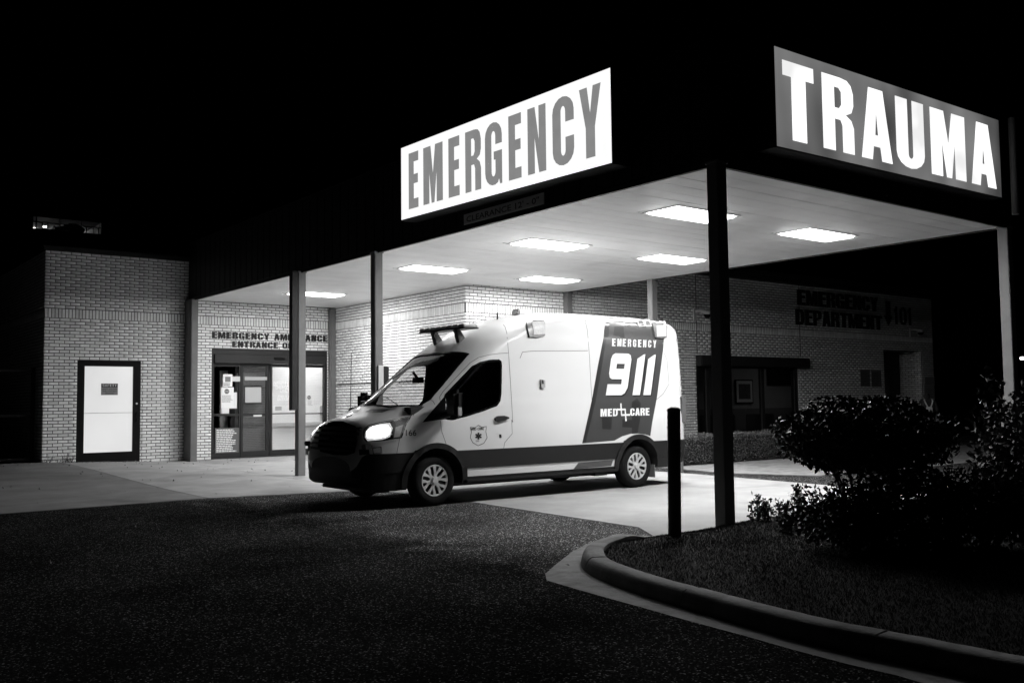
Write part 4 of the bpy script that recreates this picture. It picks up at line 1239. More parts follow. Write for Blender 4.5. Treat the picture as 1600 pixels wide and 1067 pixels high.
# plastic lower parts become a part of their own
def split_mat(me, idx):
    bm = bmesh.new(); bm.from_mesh(me)
    bmesh.ops.delete(bm, geom=[f for f in bm.faces if f.material_index not in idx], context='FACES')
    out = bpy.data.meshes.new('m'); bm.to_mesh(out); bm.free(); return out
clad_me = split_mat(body_me, {1}); body2 = split_mat(body_me, {0, 2})
for m_ in (M_VAN, M_CLAD, M_VINT): body2.materials.append(m_); clad_me.materials.append(m_)
smooth_mesh(body2, 32); smooth_mesh(clad_me, 32)
van = link('body', body2, None, amb)
link('lower_cladding', clad_me, None, amb)

# ---- patches that follow the bodywork
def px_ray(a, b): return CAMP, ray(a, b)
def side_ray(a, b): return Vector((a, 2.0, b)), Vector((0, 1, 0))
def front_ray(a, b): return Vector((-4.0, a, b)), Vector((1, 0, 0))
def top_ray(a, b): return Vector((a, b, 4.0)), Vector((0, 0, -1))
def ws_ray(a, b): return W0 + Vector((0, a, 0)) + wd_dir * b + wn * .6, -wn
def patch(name, shape, rf, off, m, parent, step=None, skirt=0.0, mirror=False, hole=None, smooth=40):
    """shape: polygon or (V, F); rf maps it to rays that land on the body; off = height above the paint"""
    bm = bmesh.new()
    if isinstance(shape, tuple):
        V, F = shape
        bv = [bm.verts.new((a, b, 0)) for a, b in V]
        for f in F:
            try: bm.faces.new([bv[i] for i in f])
            except ValueError: pass
    else:
        bm.faces.new([bm.verts.new((a, b, 0)) for a, b in shape])
    bm.normal_update()
    bmesh.ops.triangulate(bm, faces=bm.faces)
    xs = [v.co.x for v in bm.verts]; ys = [v.co.y for v in bm.verts]
    stp = step or max(max(xs) - min(xs), max(ys) - min(ys)) / 10
    for i, (lo, hi) in enumerate(((min(xs), max(xs)), (min(ys), max(ys)))):
        k = math.floor(lo / stp) + 1
        while k * stp < hi:
            co = [0, 0, 0]; no = [0, 0, 0]; co[i] = k * stp; no[i] = 1
            bmesh.ops.bisect_plane(bm, geom=bm.verts[:] + bm.edges[:] + bm.faces[:], dist=1e-7, plane_co=co, plane_no=no); k += 1
    low = set()
    if skirt:
        ret = bmesh.ops.extrude_edge_only(bm, edges=[e for e in bm.edges if e.is_boundary])
        low = {v for v in ret['geom'] if isinstance(v, bmesh.types.BMVert)}
    bad = []
    for v in bm.verts:
        o_, d_ = rf(v.co.x, v.co.y)
        h = VB.ray_cast(o_, d_)
        if h[0] is None:
            bad.append(v); continue
        nrm = h[1] if h[1].dot(d_) < 0 else -h[1]
        v.co = h[0] + nrm * (off - (skirt if v in low else 0))
    if bad: bmesh.ops.delete(bm, geom=bad, context='VERTS')
    if mirror:
        for v in bm.verts: v.co.y = 2 * YC - v.co.y
    bmesh.ops.recalc_face_normals(bm, faces=bm.faces)
    me = bpy.data.meshes.new(name); bm.to_mesh(me); bm.free()
    # face outwards
    c = Vector((0.95, YC, 1.2))
    if me.polygons and sum((p.center - c).dot(p.normal) * p.area for p in me.polygons) < 0: me.flip_normals()
    smooth_mesh(me, smooth)
    return link(name, me, m, parent)
def ribbon(name, pts, rf, wdt, off, m, parent, mirror=False, n=6, closed=False):
    """thin strip along a line on the bodywork"""
    P = [Vector(p) for p in pts]
    if closed: P = P + [P[0]]
    dense = []
    for a, b in zip(P[:-1], P[1:]):
        k = max(1, n)
        dense += [a.lerp(b, i / k) for i in range(k)]
    dense.append(P[-1])
    hs = []
    for q in dense:
        h = VB.ray_cast(*rf(q.x, q.y))
        if h[0] is not None: hs.append((h[0], h[1]))
    mb = MB(); vs = []; fs = []
    for i, (p, nn) in enumerate(hs):
        t_ = (hs[min(i + 1, len(hs) - 1)][0] - hs[max(i - 1, 0)][0])
        if t_.length < 1e-9: t_ = Vector((1, 0, 0))
        s_ = nn.cross(t_.normalized()).normalized() * (wdt / 2)
        vs += [p + nn * off - s_, p + nn * off + s_]
    for i in range(len(hs) - 1): fs.append((2 * i, 2 * i + 2, 2 * i + 3, 2 * i + 1))
    if mirror: vs = [Vector((v.x, 2 * YC - v.y, v.z)) for v in vs]
    mb.add(vs, fs)
    return mb.build(name, m, parent)

# glazing
M_VGLASS = glass('van_glass', .72); M_WSG = glass('windshield_glass', .88)
patch('windshield', ws_poly, ws_ray, -.012, M_WSG, amb, step=.12)
ribbon('windshield_seal', ws_poly, ws_ray, .035, .0015, M_BLACKG, amb, n=8, closed=True)
for mir in (False, True):
    w_ = patch('side_window', side_xz, side_ray, -.012, M_VGLASS, amb, step=.1, mirror=mir)
    ribbon('window_seal', side_xz, side_ray, .03, .002, M_BLACKG, w_, mirror=mir, n=3, closed=True)
    patch('mirror_triangle', D4([(118, 1066), (333, 815), (333, 1032), (250, 1045)]), px_ray, .004, M_BLACKG, amb, step=4, mirror=mir)
# shut lines
M_SEAM = mat('seam_dark', .02, .7)
for ln in (D4([(285, 880), (278, 830), (310, 780), (450, 630), (560, 515), (640, 465), (740, 440), (830, 428), (916, 424), (925, 560), (938, 760), (948, 940), (955, 1066)]) + D2([(95, 600), (98, 670), (60, 715), (52, 760)]),
           D1([(705, 605), (712, 660), (735, 725)]),
           D4([(868, 162), (885, 185), (900, 240), (916, 424)]),
           D2([(462, 82), (478, 150), (488, 280), (496, 430), (502, 520), (500, 560), (470, 690)]),
           D2([(137, 290), (150, 258), (200, 254), (480, 252)]), 
           D5([(905, 180), (920, 200), (880, 268)]), D5([(1020, 125), (1050, 145), (1065, 170)]),
           D5([(772, 445), (745, 585)]), D2([(865, 262), (880, 300), (890, 420), (860, 470), (825, 500)])):
    ribbon('panel_gap', ln, px_ray, .0065, .0012, M_SEAM, amb, n=4)
# crease along the side (a raised rub of paint catches the light)
# livery
M_LIV = mat('livery_grey', .052, .32, coat=.4); M_LIV2 = mat('livery_dark', .024, .32, coat=.4); M_LIV3 = mat('livery_light', .08, .32, coat=.4)
liv = patch('livery_panel', [(945.5, 495.8), (945, 505), (943, 527), (934, 572), (924.7, 624.6), (909.5, 692.3), (925, 691), (960, 688), (972, 681.5), (985, 677.5), (992, 676.5), (1008, 678.5), (1016, 681), (1019, 660), (1026.7, 618.5), (1036, 547), (1039.3, 500.6), (1000, 498.5)], px_ray, .0018, M_LIV, amb, step=6)
patch('livery_panel', [(903.5, 723), (896, 732.5), (955, 727.5), (958, 718)], px_ray, .0018, M_LIV, amb, step=6)
patch('livery_stripe', [(943, 527), (934, 572), (924.7, 624.6), (915.5, 667), (909.5, 692.3), (915, 691.8), (931, 624.6), (940.5, 572), (947.5, 527)], px_ray, .0027, M_LIV2, liv, step=6)
for q in ([(960, 510), (974, 511), (976, 528), (958, 526)], [(945.6, 497), (952, 497.3), (951, 527), (943.6, 527)], [(940, 652), (956, 652), (955, 671), (941, 670)], [(987, 628), (995, 622), (1001, 630), (1000, 655), (996, 677), (987, 677.5)], [(1018, 565), (1022, 585), (1018, 596), (1005, 600), (1008, 560)], [(972, 655), (988, 656), (987, 668), (972, 667)]):
    patch('livery_shape', q, px_ray, .0024, M_LIV2, liv, step=6)
M_VW = mat('decal_white', .85, .3); M_VB = mat('decal_black', .012, .4)
def side_glyph(ch, x0, x1, z0, z1, sh, off, m, parent, nm='letter'):
    me = curve_mesh(GL[ch], 'g')
    V = [(x0 + v.co.x * (x1 - x0) + sh * v.co.y * (z1 - z0), z0 + v.co.y * (z1 - z0)) for v in me.vertices]; F = [tuple(p.vertices) for p in me.polygons]
    bpy.data.meshes.remove(me)
    return patch(nm, (V, F), side_ray, off, m, parent, step=.09)
def side_text(s, x0, x1, z0, h, off, m, parent, bold=.02, sh=0.0, rf=None):
    V, F = text_polys(s, bold); a0 = min(v[0] for v in V); a1 = max(v[0] for v in V)
    V = [(x0 + (v[0] - a0) / (a1 - a0) * (x1 - x0) + sh * v[1] * h, z0 + v[1] * h) for v in V]
    return tag(patch('lettering', (V, F), rf or side_ray, off, m, parent, step=.1), kind='stuff')
for ch, a, b in (('9', 2.115, 2.555), ('1', 2.685, 2.85), ('1', 2.925, 3.09)):
    side_glyph(ch, a + .022, b + .022, 1.425, 2.075, .28, .0036, M_VB, liv, 'digit_shadow')
    side_glyph(ch, a, b, 1.445, 2.095, .28, .0046, M_VW, liv, 'digit')
for i, ch in enumerate('EMERGENCY'):
    a = 2.315 + i * .1135
    side_glyph(ch, a, a + (.072 if ch != 'M' else .088), 2.205, 2.325, .22, .0036, M_VW, liv)
for ch, a, b in (('M', 1.975, 2.105), ('E', 2.125, 2.215), ('D', 2.235, 2.335), ('C', 2.605, 2.70), ('A', 2.715, 2.815), ('R', 2.83, 2.925), ('E', 2.945, 3.03)):
    side_glyph(ch, a, b, 1.125, 1.24, .1, .0036, M_VW, liv)
def plus(cx, cz, a, b): return [(cx - b, cz - a), (cx + b, cz - a), (cx + b, cz - b), (cx + a, cz - b), (cx + a, cz + b), (cx + b, cz + b), (cx + b, cz + a), (cx - b, cz + a), (cx - b, cz + b), (cx - a, cz + b), (cx - a, cz - b), (cx - b, cz - b)]
for cx, cz in ((2.42, 1.225), (2.505, 1.14)):
    patch('emblem_cross', plus(cx, cz, .078, .013), side_ray, .0036, M_VW, liv, step=.1)
    for dx, dz in ((.08, 0), (-.08, 0), (0, .08), (0, -.08)):
        patch('emblem_knob', [(cx + dx +   .017 * math.cos(k * math.pi / 4), cz + dz +   .017 * math.sin(k * math.pi / 4)) for k in range(8)], side_ray, .004, M_VW, liv, step=.1)
# shield badge on the door
bd = ribbon('shield_outline', D1([(855, 638), (880, 640), (897, 628), (915, 638), (938, 634), (934, 660), (941, 690), (925, 718), (895, 731), (868, 715), (856, 690), (862, 662)]), px_ray, .008, .002, M_VB, amb, n=4, closed=True)
cx, cz = D1([(897, 682)])[0]
for k in range(3):
    a_ = R(90 + 60 * k); c_, s_ = math.cos(a_), math.sin(a_); w1, l1 = 1.35, 5.4
    patch('star_arm', [(cx + c_ * l * 1.0 - s_ * w, cz + s_ * l + c_ * w) for l, w in ((-l1, -w1), (l1, -w1), (l1, w1), (-l1, w1))], px_ray, .0022 + k * .0003, M_VB, bd, step=3)
side_text('MED CARE', -.43, -.215, .985, .032, .002, M_VB, bd, .02)
side_text('EMS', -.355, -.30, .825, .022, .002, M_SEAM, bd, .0)
V, F = text_polys('166', .012); a0 = min(v[0] for v in V); a1 = max(v[0] for v in V)
patch('lettering', ([(634.0 + (v[0] - a0) / (a1 - a0) * 16.6, 680.6 - v[1] * 9.6) for v in V], F), px_ray, .002, M_VB, amb, step=6)
side_text('TX 30', 3.40, 3.58, .90, .036, .002, M_VB, amb, .0)

# front: grille, headlights, lamps
gr = patch('grille', D5([(160, 305), (300, 312), (405, 352), (413, 400), (415, 480), (397, 573), (330, 594), (220, 590), (112, 563), (92, 520), (101, 420)]), px_ray, .003, M_BLACKG, amb, step=4)
h = [hit(*q) for q in D5([(405, 352), (413, 480), (397, 573)])]
gy0 = min(q[0].y for q in h); 
for z in (.755, .825, .895, .965, 1.03):
    hw = YC - gy0 - .02
    patch('grille_slat', [(YC - hw, z - .014), (YC + hw, z - .014), (YC + hw, z + .014), (YC - hw, z + .014)], front_ray, .022, mat('grille_bar', .018, .3), gr, step=.1, skirt=.03)
patch('grille_emblem', [(YC + .10 * math.cos(k * math.pi / 8), .895 + .042 * math.sin(k * math.pi / 8)) for k in range(16)], front_ray, .030, mat('emblem_dark', .02, .25), gr, step=.1, skirt=.02)
hl_px = D5([(480, 390), (492, 368), (520, 348), (600, 327), (740, 300), (868, 273), (822, 340), (782, 445), (700, 458), (640, 468), (500, 482), (478, 455), (472, 420)])
M_HLG = glass('lamp_cover', .96); M_CHROME = mat('chrome', .55, .18, metal=1.0); M_HLIT = emis('headlight_lit', 14.0, .9); M_LAMPG = emis('headlight_glow', .42, .8)
for mir in (False, True):
    hl = patch('headlight', hl_px, px_ray, .0015, M_CHROME, amb, step=5, mirror=mir)
    patch('lamp_bezel', D5([(700, 320), (868, 275), (822, 340), (782, 443), (715, 452)]), px_ray, .004, mat('bezel', .22, .3, metal=.6), hl, step=4, mirror=mir)
    patch('turn_lens', D5([(735, 362), (800, 340), (770, 438), (722, 445)]), px_ray, .007, mat('turn_lens', .6, .2), hl, step=4, mirror=mir)
    patch('lamp_glow', D5([(490, 395), (520, 358), (600, 335), (690, 325), (712, 370), (690, 440), (630, 462), (505, 475), (484, 445)]), px_ray, .005, M_LAMPG, hl, step=4, mirror=mir)
    patch('lamp_core', D5([(500, 400), (540, 362), (610, 345), (670, 345), (692, 380), (680, 420), (640, 440), (560, 452), (505, 445)]), px_ray, .008, M_HLIT, hl, step=4, mirror=mir)
    patch('lamp_cover', hl_px, px_ray, .014, M_HLG, hl, step=5, skirt=.012, mirror=mir)
    fl = patch('fog_lamp', D5([(543, 532), (618, 520), (626, 572), (548, 582)]), px_ray, .012, M_CHROME, amb, step=4, skirt=.014, mirror=mir)
    patch('fog_lens', D5([(550, 537), (612, 527), (619, 567), (554, 576)]), px_ray, .016, mat('fog_lens', .55, .25), fl, step=4, skirt=.003, mirror=mir)
    patch('strobe_slot', D5([(436, 545), (515, 538), (520, 583), (440, 592)]), px_ray, .010, M_CLAD, amb, step=4, skirt=.012, mirror=mir)
    ribbon('lamp_rim', hl_px, px_ray, .014, .0155, M_CHROME, hl, mirror=mir, n=3, closed=True)
    # grille-side strobe standing out at the far edge of the nose
# hood: vents, emblem
for mir in (False, True):
    patch('hood_vent', D5([(480, 232), (530, 208), (705, 210), (625, 238)]), px_ray, .0025, M_VB, amb, step=4, mirror=mir)
patch('hood_emblem', D5([(320, 268), (370, 255), (375, 262), (330, 280)]), px_ray, .0025, M_SEAM, amb, step=4)
# nose strobe on the passenger corner
for sgn in (-1, 1):
    mb = MB(); yy = YC + sgn * .83
    mb.box(-1.98, -1.86, yy - .05, yy + .05, .775, .845); mb.build('corner_strobe', M_VB, amb, bevel=.012)
# bumper lip
mb = MB(); mb.box(-1.80, -1.50, YC - .72, YC + .72, .20, .245); mb.build('air_dam', M_CLAD, amb, bevel=.02)
# mirrors
M_MIR = mat('mirror_glass', .7, .05, metal=1.0)
for sgn in (-1, 1):
    y_ = lambda d: YC + sgn * d
    mb = MB(); mb.tube([(-.98, y_(.93), 1.17), (-.90, y_(1.06), 1.20), (-.84, y_(1.14), 1.22)], [.05, .045, .05], 10); arm = mb.build('side_mirror', M_CLAD, amb, smooth=50)
    mb = MB(); mb.box(-.90, -.76, y_(1.09), y_(1.35), 1.15, 1.53)
    mb.build('mirror_housing', mat('mirror_shell', .03, .22), arm, bevel=.05)
    mb = MB(); mb.box(-.762, -.752, y_(1.12), y_(1.32), 1.19, 1.49); mb.build('mirror_glass', M_MIR, arm)
    mb = MB(); mb.box(-.875, -.80, y_(1.335), y_(1.358), 1.18, 1.31); mb.build('indicator', mat('indicator', .5, .2), arm, bevel=.012)
# wipers, aerial
for a, b in (((-.62, .06), (-.10, .20)), ((.05, .05), (.55, .16))):
    P = []
    for k in range(6):
        u = a[0] + (b[0] - a[0]) * k / 5; v = a[1] + (b[1] - a[1]) * k / 5
        h = VB.ray_cast(*ws_ray(u, v)); P.append(h[0] + h[1] * .02)
    mb = MB(); mb.tube(P, .008, 6); mb.build('wiper', M_VB, amb)
ab = VB.ray_cast(*px_ray(554, 634)); ab = ab[0] if ab[0] is not None else Vector((-1.35, 5.7, 1.25))
at_ = on(552.5, 552, 1, ab.y); mb = MB(); mb.tube([ab, Vector((ab.x + .02, ab.y, at_.z))], [.006, .0035], 6); mb.build('aerial', M_VB, amb)
# door handle, lock, shoreline socket
for mir in (False, True):
    patch('door_handle', D1([(978, 590), (990, 582), (1020, 580), (1045, 588), (1046, 596), (1010, 606), (990, 610), (980, 602)]), px_ray, .035, M_VB, amb, step=4, skirt=.034, mirror=mir)
patch('lock', D1([(1002, 674), (1012, 674), (1013, 690), (1003, 690)]), px_ray, .006, M_VB, amb, step=4, skirt=.006)
sk = patch('charging_socket', D2([(237, 398), (258, 402), (259, 438), (240, 440)]), px_ray, .03, mat('socket', .35, .35), amb, step=4, skirt=.03)
patch('socket_lid', D2([(240, 400), (249, 402), (250, 420), (241, 420)]), px_ray, .034, M_VB, sk, step=4)
# side flood lamps high on the body
M_LH = mat('lamp_housing', .16, .35); M_LL = mat('lamp_lens', .62, .18, var=.15, vscale=30)
for pts, l1, l2 in ((D2([(163, 88), (240, 80), (258, 92), (258, 178), (225, 186), (180, 184), (172, 140)]), D2([(195, 84), (252, 86), (253, 108), (200, 108)]), D2([(195, 114), (255, 112), (256, 172), (198, 176)])),
                    (D2([(795, 92), (868, 92), (876, 110), (872, 186), (848, 190), (816, 186), (806, 140)]), D2([(815, 98), (866, 98), (867, 120), (818, 120)]), D2([(818, 126), (868, 126), (867, 180), (821, 182)]))):
    for mir in (False, True):
        lo = patch('flood_lamp', pts, px_ray, .030, M_LH, amb, step=5, skirt=.035, mirror=mir)
        patch('lens', l1, px_ray, .036, M_LL, lo, step=5, skirt=.007, mirror=mir); patch('lens', l2, px_ray, .039, M_LL, lo, step=5, skirt=.010, mirror=mir)
for q in (D2([(728, 100), (757, 98), (768, 130), (735, 132)]), D2([(762, 98), (790, 98), (803, 129), (771, 131)])):
    b_ = patch('load_light', q, px_ray, .012, mat('load_light', .6, .2), amb, step=5, skirt=.014)
    patch('lens', [(x_ * .7 + sum(p[0] for p in q) / 4 * .3, y__ * .7 + sum(p[1] for p in q) / 4 * .3) for x_, y__ in q], px_ray, .014, mat('load_lens', .18, .2), b_, step=5)
# roof light bar, roof pod
pa = on(747, 511, 1, 4.42); pb = on(654.5, 514.5, 1, 5.66)
print('LB', pa, pb)
lbx = (pa.x + pb.x) / 2; lbz = (pa.z + pb.z) / 2 - .01
lb = MB(); lb.box(lbx - .13, lbx + .13, 4.42, 5.64, lbz - .035, lbz - .012); lbo = lb.build('light_bar', M_VB, amb, bevel=.008)
for k in range(8):
    y0_ = 4.435 + k * .149
    mb = MB(); mb.box(lbx - .135, lbx + .125, y0_, y0_ + .141, lbz - .011, lbz + .032); mb.build('light_module', mat('module_lens', .75, .22, var=.2, vscale=12), lbo, bevel=.012)
for yb_ in (4.72, 5.32):
    h = VB.ray_cast(*top_ray(lbx + .02, yb_)); zb2 = h[0].z if h[0] else 2.4
    mb = MB(); mb.prism([(lbx - .10, lbz - .036), (lbx - .02, lbz - .036), (lbx + .10, zb2 - .02), (lbx - .02, zb2 - .10)], 1, yb_ - .04, yb_ + .04); mb.build('bracket', M_VB, lbo, bevel=.004)
mb = MB(); mb.box(1.15, 1.42, YC - .10, YC + .10, 2.70, 2.80); mb.build('roof_pod', M_VAN, amb, bevel=.02)
mb = MB(); mb.tube([(.62, YC - .25, 2.56), (.62, YC - .25, 2.70)], .012, 8); mb.build('roof_stub', M_VB, amb)
# wheel arches
for xw in (-1.0, 2.76):
    for mir in (False, True):
        a0_, a1_ = (-8, 190)
        ring_o = [(xw + .505 * math.cos(R(a_)), .34 + .495 * math.sin(R(a_))) for a_ in range(a0_, a1_ + 1, 6)]
        ring_i = [(xw + .424 * math.cos(R(a_)), .34 + .424 * math.sin(R(a_))) for a_ in range(a0_, a1_ + 1, 6)]
        V = ring_o + ring_i; n_ = len(ring_o)
        F = [(i, i + 1, n_ + i + 1, n_ + i) for i in range(n_ - 1)]
        patch('wheel_arch_trim', (V, F), side_ray, .026, M_CLAD, amb, step=.2, skirt=.03, mirror=mir)
# running boards, mud flaps, tail lamps, rear bumper
for sgn in (-1, 1):
    mb = MB(); mb.box(-.52, 2.28, YC + sgn * .93, YC + sgn * 1.045, .285, .325); mb.build('running_board', M_CLAD, amb, bevel=.012)
    mb = MB(); mb.box(3.16, 3.175, YC + sgn * .78, YC + sgn * .98, .14, .34); mb.build('mud_flap', mat('mud_flap', .14, .6), amb)
    mb = MB(); mb.box(3.80, 3.925, YC + sgn * .90, YC + sgn * 1.0, .98, 1.42); mb.build('tail_lamp', mat('tail_lens', .12, .15), amb, bevel=.02)
mb = MB(); mb.box(3.90, 4.03, YC - .92, YC + .92, .40, .56); mb.build('rear_step', M_CLAD, amb, bevel=.02)
mb = MB(); mb.box(-.4, 3.6, YC - .55, YC + .55, .20, .31); mb.box(2.0, 2.25, YC - .85, YC - .5, .22, .31); mb.build('chassis', M_CLAD, amb)
# cabin
mb = MB(); mb.prism([(-1.3, .86), (-.78, .86), (-.72, 1.18), (-.82, 1.30), (-1.05, 1.34), (-1.3, 1.30)], 1, YC - .86, YC + .86); mb.build('dashboard', M_VINT, amb, bevel=.02)
for sgn, nm in ((-1, 'd'), (1, 'p')):
    yy = YC + sgn * .45
    mb = MB(); mb.box(-.42, .08, yy - .25, yy + .25, .86, 1.06); seat = mb.build('seat', M_VINT, amb, bevel=.05)
    mb = MB(); mb.prism([(-.02, 1.06), (.12, 1.06), (.26, 1.66), (.16, 1.66)], 1, yy - .24, yy + .24); mb.build('backrest', M_VINT, seat, bevel=.04)
    mb = MB(); mb.box(.17, .27, yy - .13, yy + .13, 1.67, 1.87); mb.build('headrest', M_VINT, seat, bevel=.04)
c = Vector((-.62, YC - .42, 1.26)); ax = Vector((.42, 0, .9)).normalized(); u_ = ax.orthogonal().normalized(); v_ = ax.cross(u_)
mb = MB(); mb.tube([c + (u_ * math.cos(2 * math.pi * k / 24) + v_ * math.sin(2 * math.pi * k / 24)) * .19 for k in range(25)], .016, 8); mb.tube([c - u_ * .18, c - ax * .03, c + u_ * .18], .02, 6); mb.tube([c, c - ax * .3], .03, 8); mb.build('steering_wheel', M_VB, amb, smooth=50)
h = VB.ray_cast(*ws_ray(.05, .86))
mb = MB(); q = h[0] - h[1] * .10; mb.box(q.x + .03, q.x + .06, q.y - .13, q.y + .13, q.z - .10, q.z - .02); mb.tube([h[0] - h[1] * .02, (q.x + .045, q.y, q.z - .05)], .02, 6); mb.build('rear_view_mirror', M_VB, amb)

# ---- wheels
M_TYRE = mat('tyre_rubber', .008, .85, spec=.15, bump=.3, bscale=60)
M_CAP = mat('wheel_cover', .62, .32, metal=.35)
def wheel(xw, sgn):
    yo = YC + sgn * 1.0; o = -sgn      # o points inwards
    P = lambda d: yo + o * d
    mb = MB(); Rt = .338
    prof_t = [(.205, .015), (.225, .004), (.262, .0), (.295, .006), (.318, .022), (.332, .045), (Rt, .07), (Rt, .155), (.330, .19), (.30, .212), (.24, .215), (.20, .20)]
    mb.lathe([(r_, o * d) for r_, d in prof_t], (xw, yo, Rt), 'y', 48)
    wt = mb.build('wheel', M_TYRE, amb, smooth=45)
    for dd in (.085, .113, .141):
        mb = MB(); mb.lathe([(Rt + .0006, o * (dd - .004)), (Rt + .0006, o * (dd + .004))], (xw, yo, Rt), 'y', 48); mb.build('tread_groove', M_VB, wt)
    mb = MB(); mb.lathe([(.001, o * .055), (.19, o * .055), (.206, o * .03)], (xw, yo, Rt), 'y', 32); mb.build('rim_back', M_VB, wt)
    mb = MB(); mb.lathe([(.188, o * .03), (.190, o * .008), (.203, o * .004), (.208, o * .012)], (xw, yo, Rt), 'y', 48); mb.build('rim', M_CAP, wt, smooth=50)
    mb = MB(); mb.lathe([(.001, o * -.004), (.036, o * -.004), (.042, o * .004), (.046, o * .022), (.070, o * .024)], (xw, yo, Rt), 'y', 28); mb.build('hub', M_CAP, wt, smooth=50)
    for k in range(6):
        a_ = 2 * math.pi * (k + .25) / 6
        mb = MB()
        def pt(r_, da, d): return (xw + r_ * math.cos(a_ + da), P(d), Rt + r_ * math.sin(a_ + da))
        # a broad spoke that forks towards the rim
        A = [pt(.055, -.36, .020), pt(.055, .36, .020), pt(.105, .27, .016), pt(.105, -.27, .016)]
        mb.add(A, [(0, 1, 2, 3)])
        for s_ in (-1, 1):
            B_ = [pt(.105, s_ * .27, .016), pt(.105, s_ * .01, .016), pt(.150, s_ * .13, .011), pt(.150, s_ * .37, .011), pt(.193, s_ * .13, .007), pt(.193, s_ * .40, .007)]
            mb.add(B_, [(0, 1, 2, 3), (3, 2, 4, 5)])
        me = mb.mesh('spoke'); bm = bmesh.new(); bm.from_mesh(me)
        bmesh.ops.remove_doubles(bm, verts=bm.verts, dist=1e-5)
        ret = bmesh.ops.extrude_edge_only(bm, edges=[e for e in bm.edges if e.is_boundary])
        for v in ret['geom']:
            if isinstance(v, bmesh.types.BMVert): v.co.y += o * .018
        bmesh.ops.recalc_face_normals(bm, faces=bm.faces); bm.to_mesh(me); bm.free()
        link('spoke', me, M_CAP, wt)
for xw in (-1.0, 2.76):
    for sgn in (-1, 1): wheel(xw, sgn)
# ------------------------------------------------------------------ planting
def leaf_mat(name, v, rough=.35, tr=.0):
    return mat(name, v, .5, island=.45, spec=.22)
M_LEAF = leaf_mat('leaf_dark', .024); M_LEAF2 = leaf_mat('leaf_mid', .085, .3); M_LEAF3 = leaf_mat('leaf_small', .075, .35)
M_BARK = mat('bark', .05, .85, var=.3, vscale=20, bump=.5, bscale=40)
M_GRASS = mat('grass', .035, .7, island=.5, spec=.05)
def leaves_mesh(name, C, size, rng, up=.4, aspect=.5, fold=.25):
    """one folded two-quad leaf per centre"""
    n = len(C)
    d = rng.normal(size=(n, 3)); d[:, 2] += up * rng.normal(size=n); d /= np.linalg.norm(d, axis=1)[:, None]
    r = rng.normal(size=(n, 3)); s = np.cross(d, r); s /= np.linalg.norm(s, axis=1)[:, None]
    nn = np.cross(d, s)
    ln = size * rng.uniform(.65, 1.25, n)[:, None]; w = ln * aspect / 2
    base = C - d * ln / 2; tip = C + d * ln / 2; mid = C
    V = np.stack([base, mid + s * w + nn * w * fold, tip, mid - s * w + nn * w * fold, base * .45 + tip * .55], 1)
    # two triangular-ish quads: base, side, tip, spine
    F = np.array([[0, 1, 2, 4], [0, 4, 2, 3]])
    F = (F[None] + (np.arange(n) * 5)[:, None, None]).reshape(-1, 4)
    return fast_mesh(name, V.reshape(-1, 3), F)
def crown_pts(c, rad, n, rng, shell=.45, flat=None, lump=.22):
    u = rng.normal(size=(n, 3)); u /= np.linalg.norm(u, axis=1)[:, None]
    ph = rng.uniform(0, 6.28, 6)
    l = 1 + lump * (np.sin(3 * u[:, 0] * 2.1 + ph[0]) * np.sin(3 * u[:, 1] * 2.3 + ph[1]) + .6 * np.sin(7 * u[:, 2] + ph[2]) * np.sin(6 * u[:, 0] + ph[3]))
    r = (1 - shell * rng.uniform(0, 1, n) ** 1.6) * l
    P = u * r[:, None] * np.array(rad)
    if flat is not None:
        P[:, 2] = np.where(P[:, 2] < -flat, -flat + (P[:, 2] + flat) * .25 + rng.normal(size=n) * .02, P[:, 2])
    return P + np.array(c)
def shrub(name, base, crown_c, rad, n, size, label, m, seed, stems=5, flat=None, shell=.55, up=.4, lump=.22):
    rng = np.random.default_rng(seed); rr = random.Random(seed)
    t = empty(name, base, label, 'shrub')
    P = crown_pts(crown_c, rad, n, rng, shell, flat, lump)
    zmin = lawn_at(base[0], base[1]) or .12
    P = P[P[:, 2] > zmin + .01]
    link('crown', leaves_mesh('crown', P, size, rng, up), m, t)
    b = Vector(base); c = Vector(crown_c)
    for k in range(stems):
        a = 2 * math.pi * k / stems + rr.uniform(-.3, .3)
        e = c + Vector((math.cos(a) * rad[0] * .6, math.sin(a) * rad[1] * .6, rr.uniform(-.2, .5) * rad[2]))
        b0 = b + Vector((math.cos(a) * .05, math.sin(a) * .05, -.03))
        m1 = b0.lerp(e, .45) + Vector((rr.uniform(-.06, .06), rr.uniform(-.06, .06), .06))
        mb = MB(); mb.tube([b0, m1, e], [.020, .014, .005], 6)
        for q in range(4):
            s0 = m1.lerp(e, rr.uniform(.0, .7)); s1 = s0 + Vector((rr.uniform(-1, 1), rr.uniform(-1, 1), rr.uniform(.0, .9))).normalized() * rad[0] * .45
            mb.tube([s0, s1], [.008, .003], 5)
        mb.build('stem', M_BARK, t, smooth=60)
    return t
b1 = on(1345, 832, 2, .17)
dep = proj(b1)[2]; ppm = FPX / dep
cz1 = CAMP.z
def at_depth(px, py, Zd):
    return CAMP + (CF + CR * ((px - IW / 2) / FPX) - CU * ((py - IH / 2) / FPX)) * Zd
c1 = at_depth(1350, 682, dep)
print('SHRUB', b1, c1, dep)
shrub('topiary_shrub', tuple(b1), tuple(c1), (130 / ppm, 130 / ppm, 62 / ppm), 13000, .058, 'broad flat-topped dark shrub on bare stems beside the corner post', M_LEAF, 3, 7, flat=48 / ppm, lump=.10, shell=.6)
b2 = on(1460, 850, 2, .18); d2_ = proj(b2)[2]; k2 = FPX / d2_; c2 = at_depth(1430, 800, d2_)
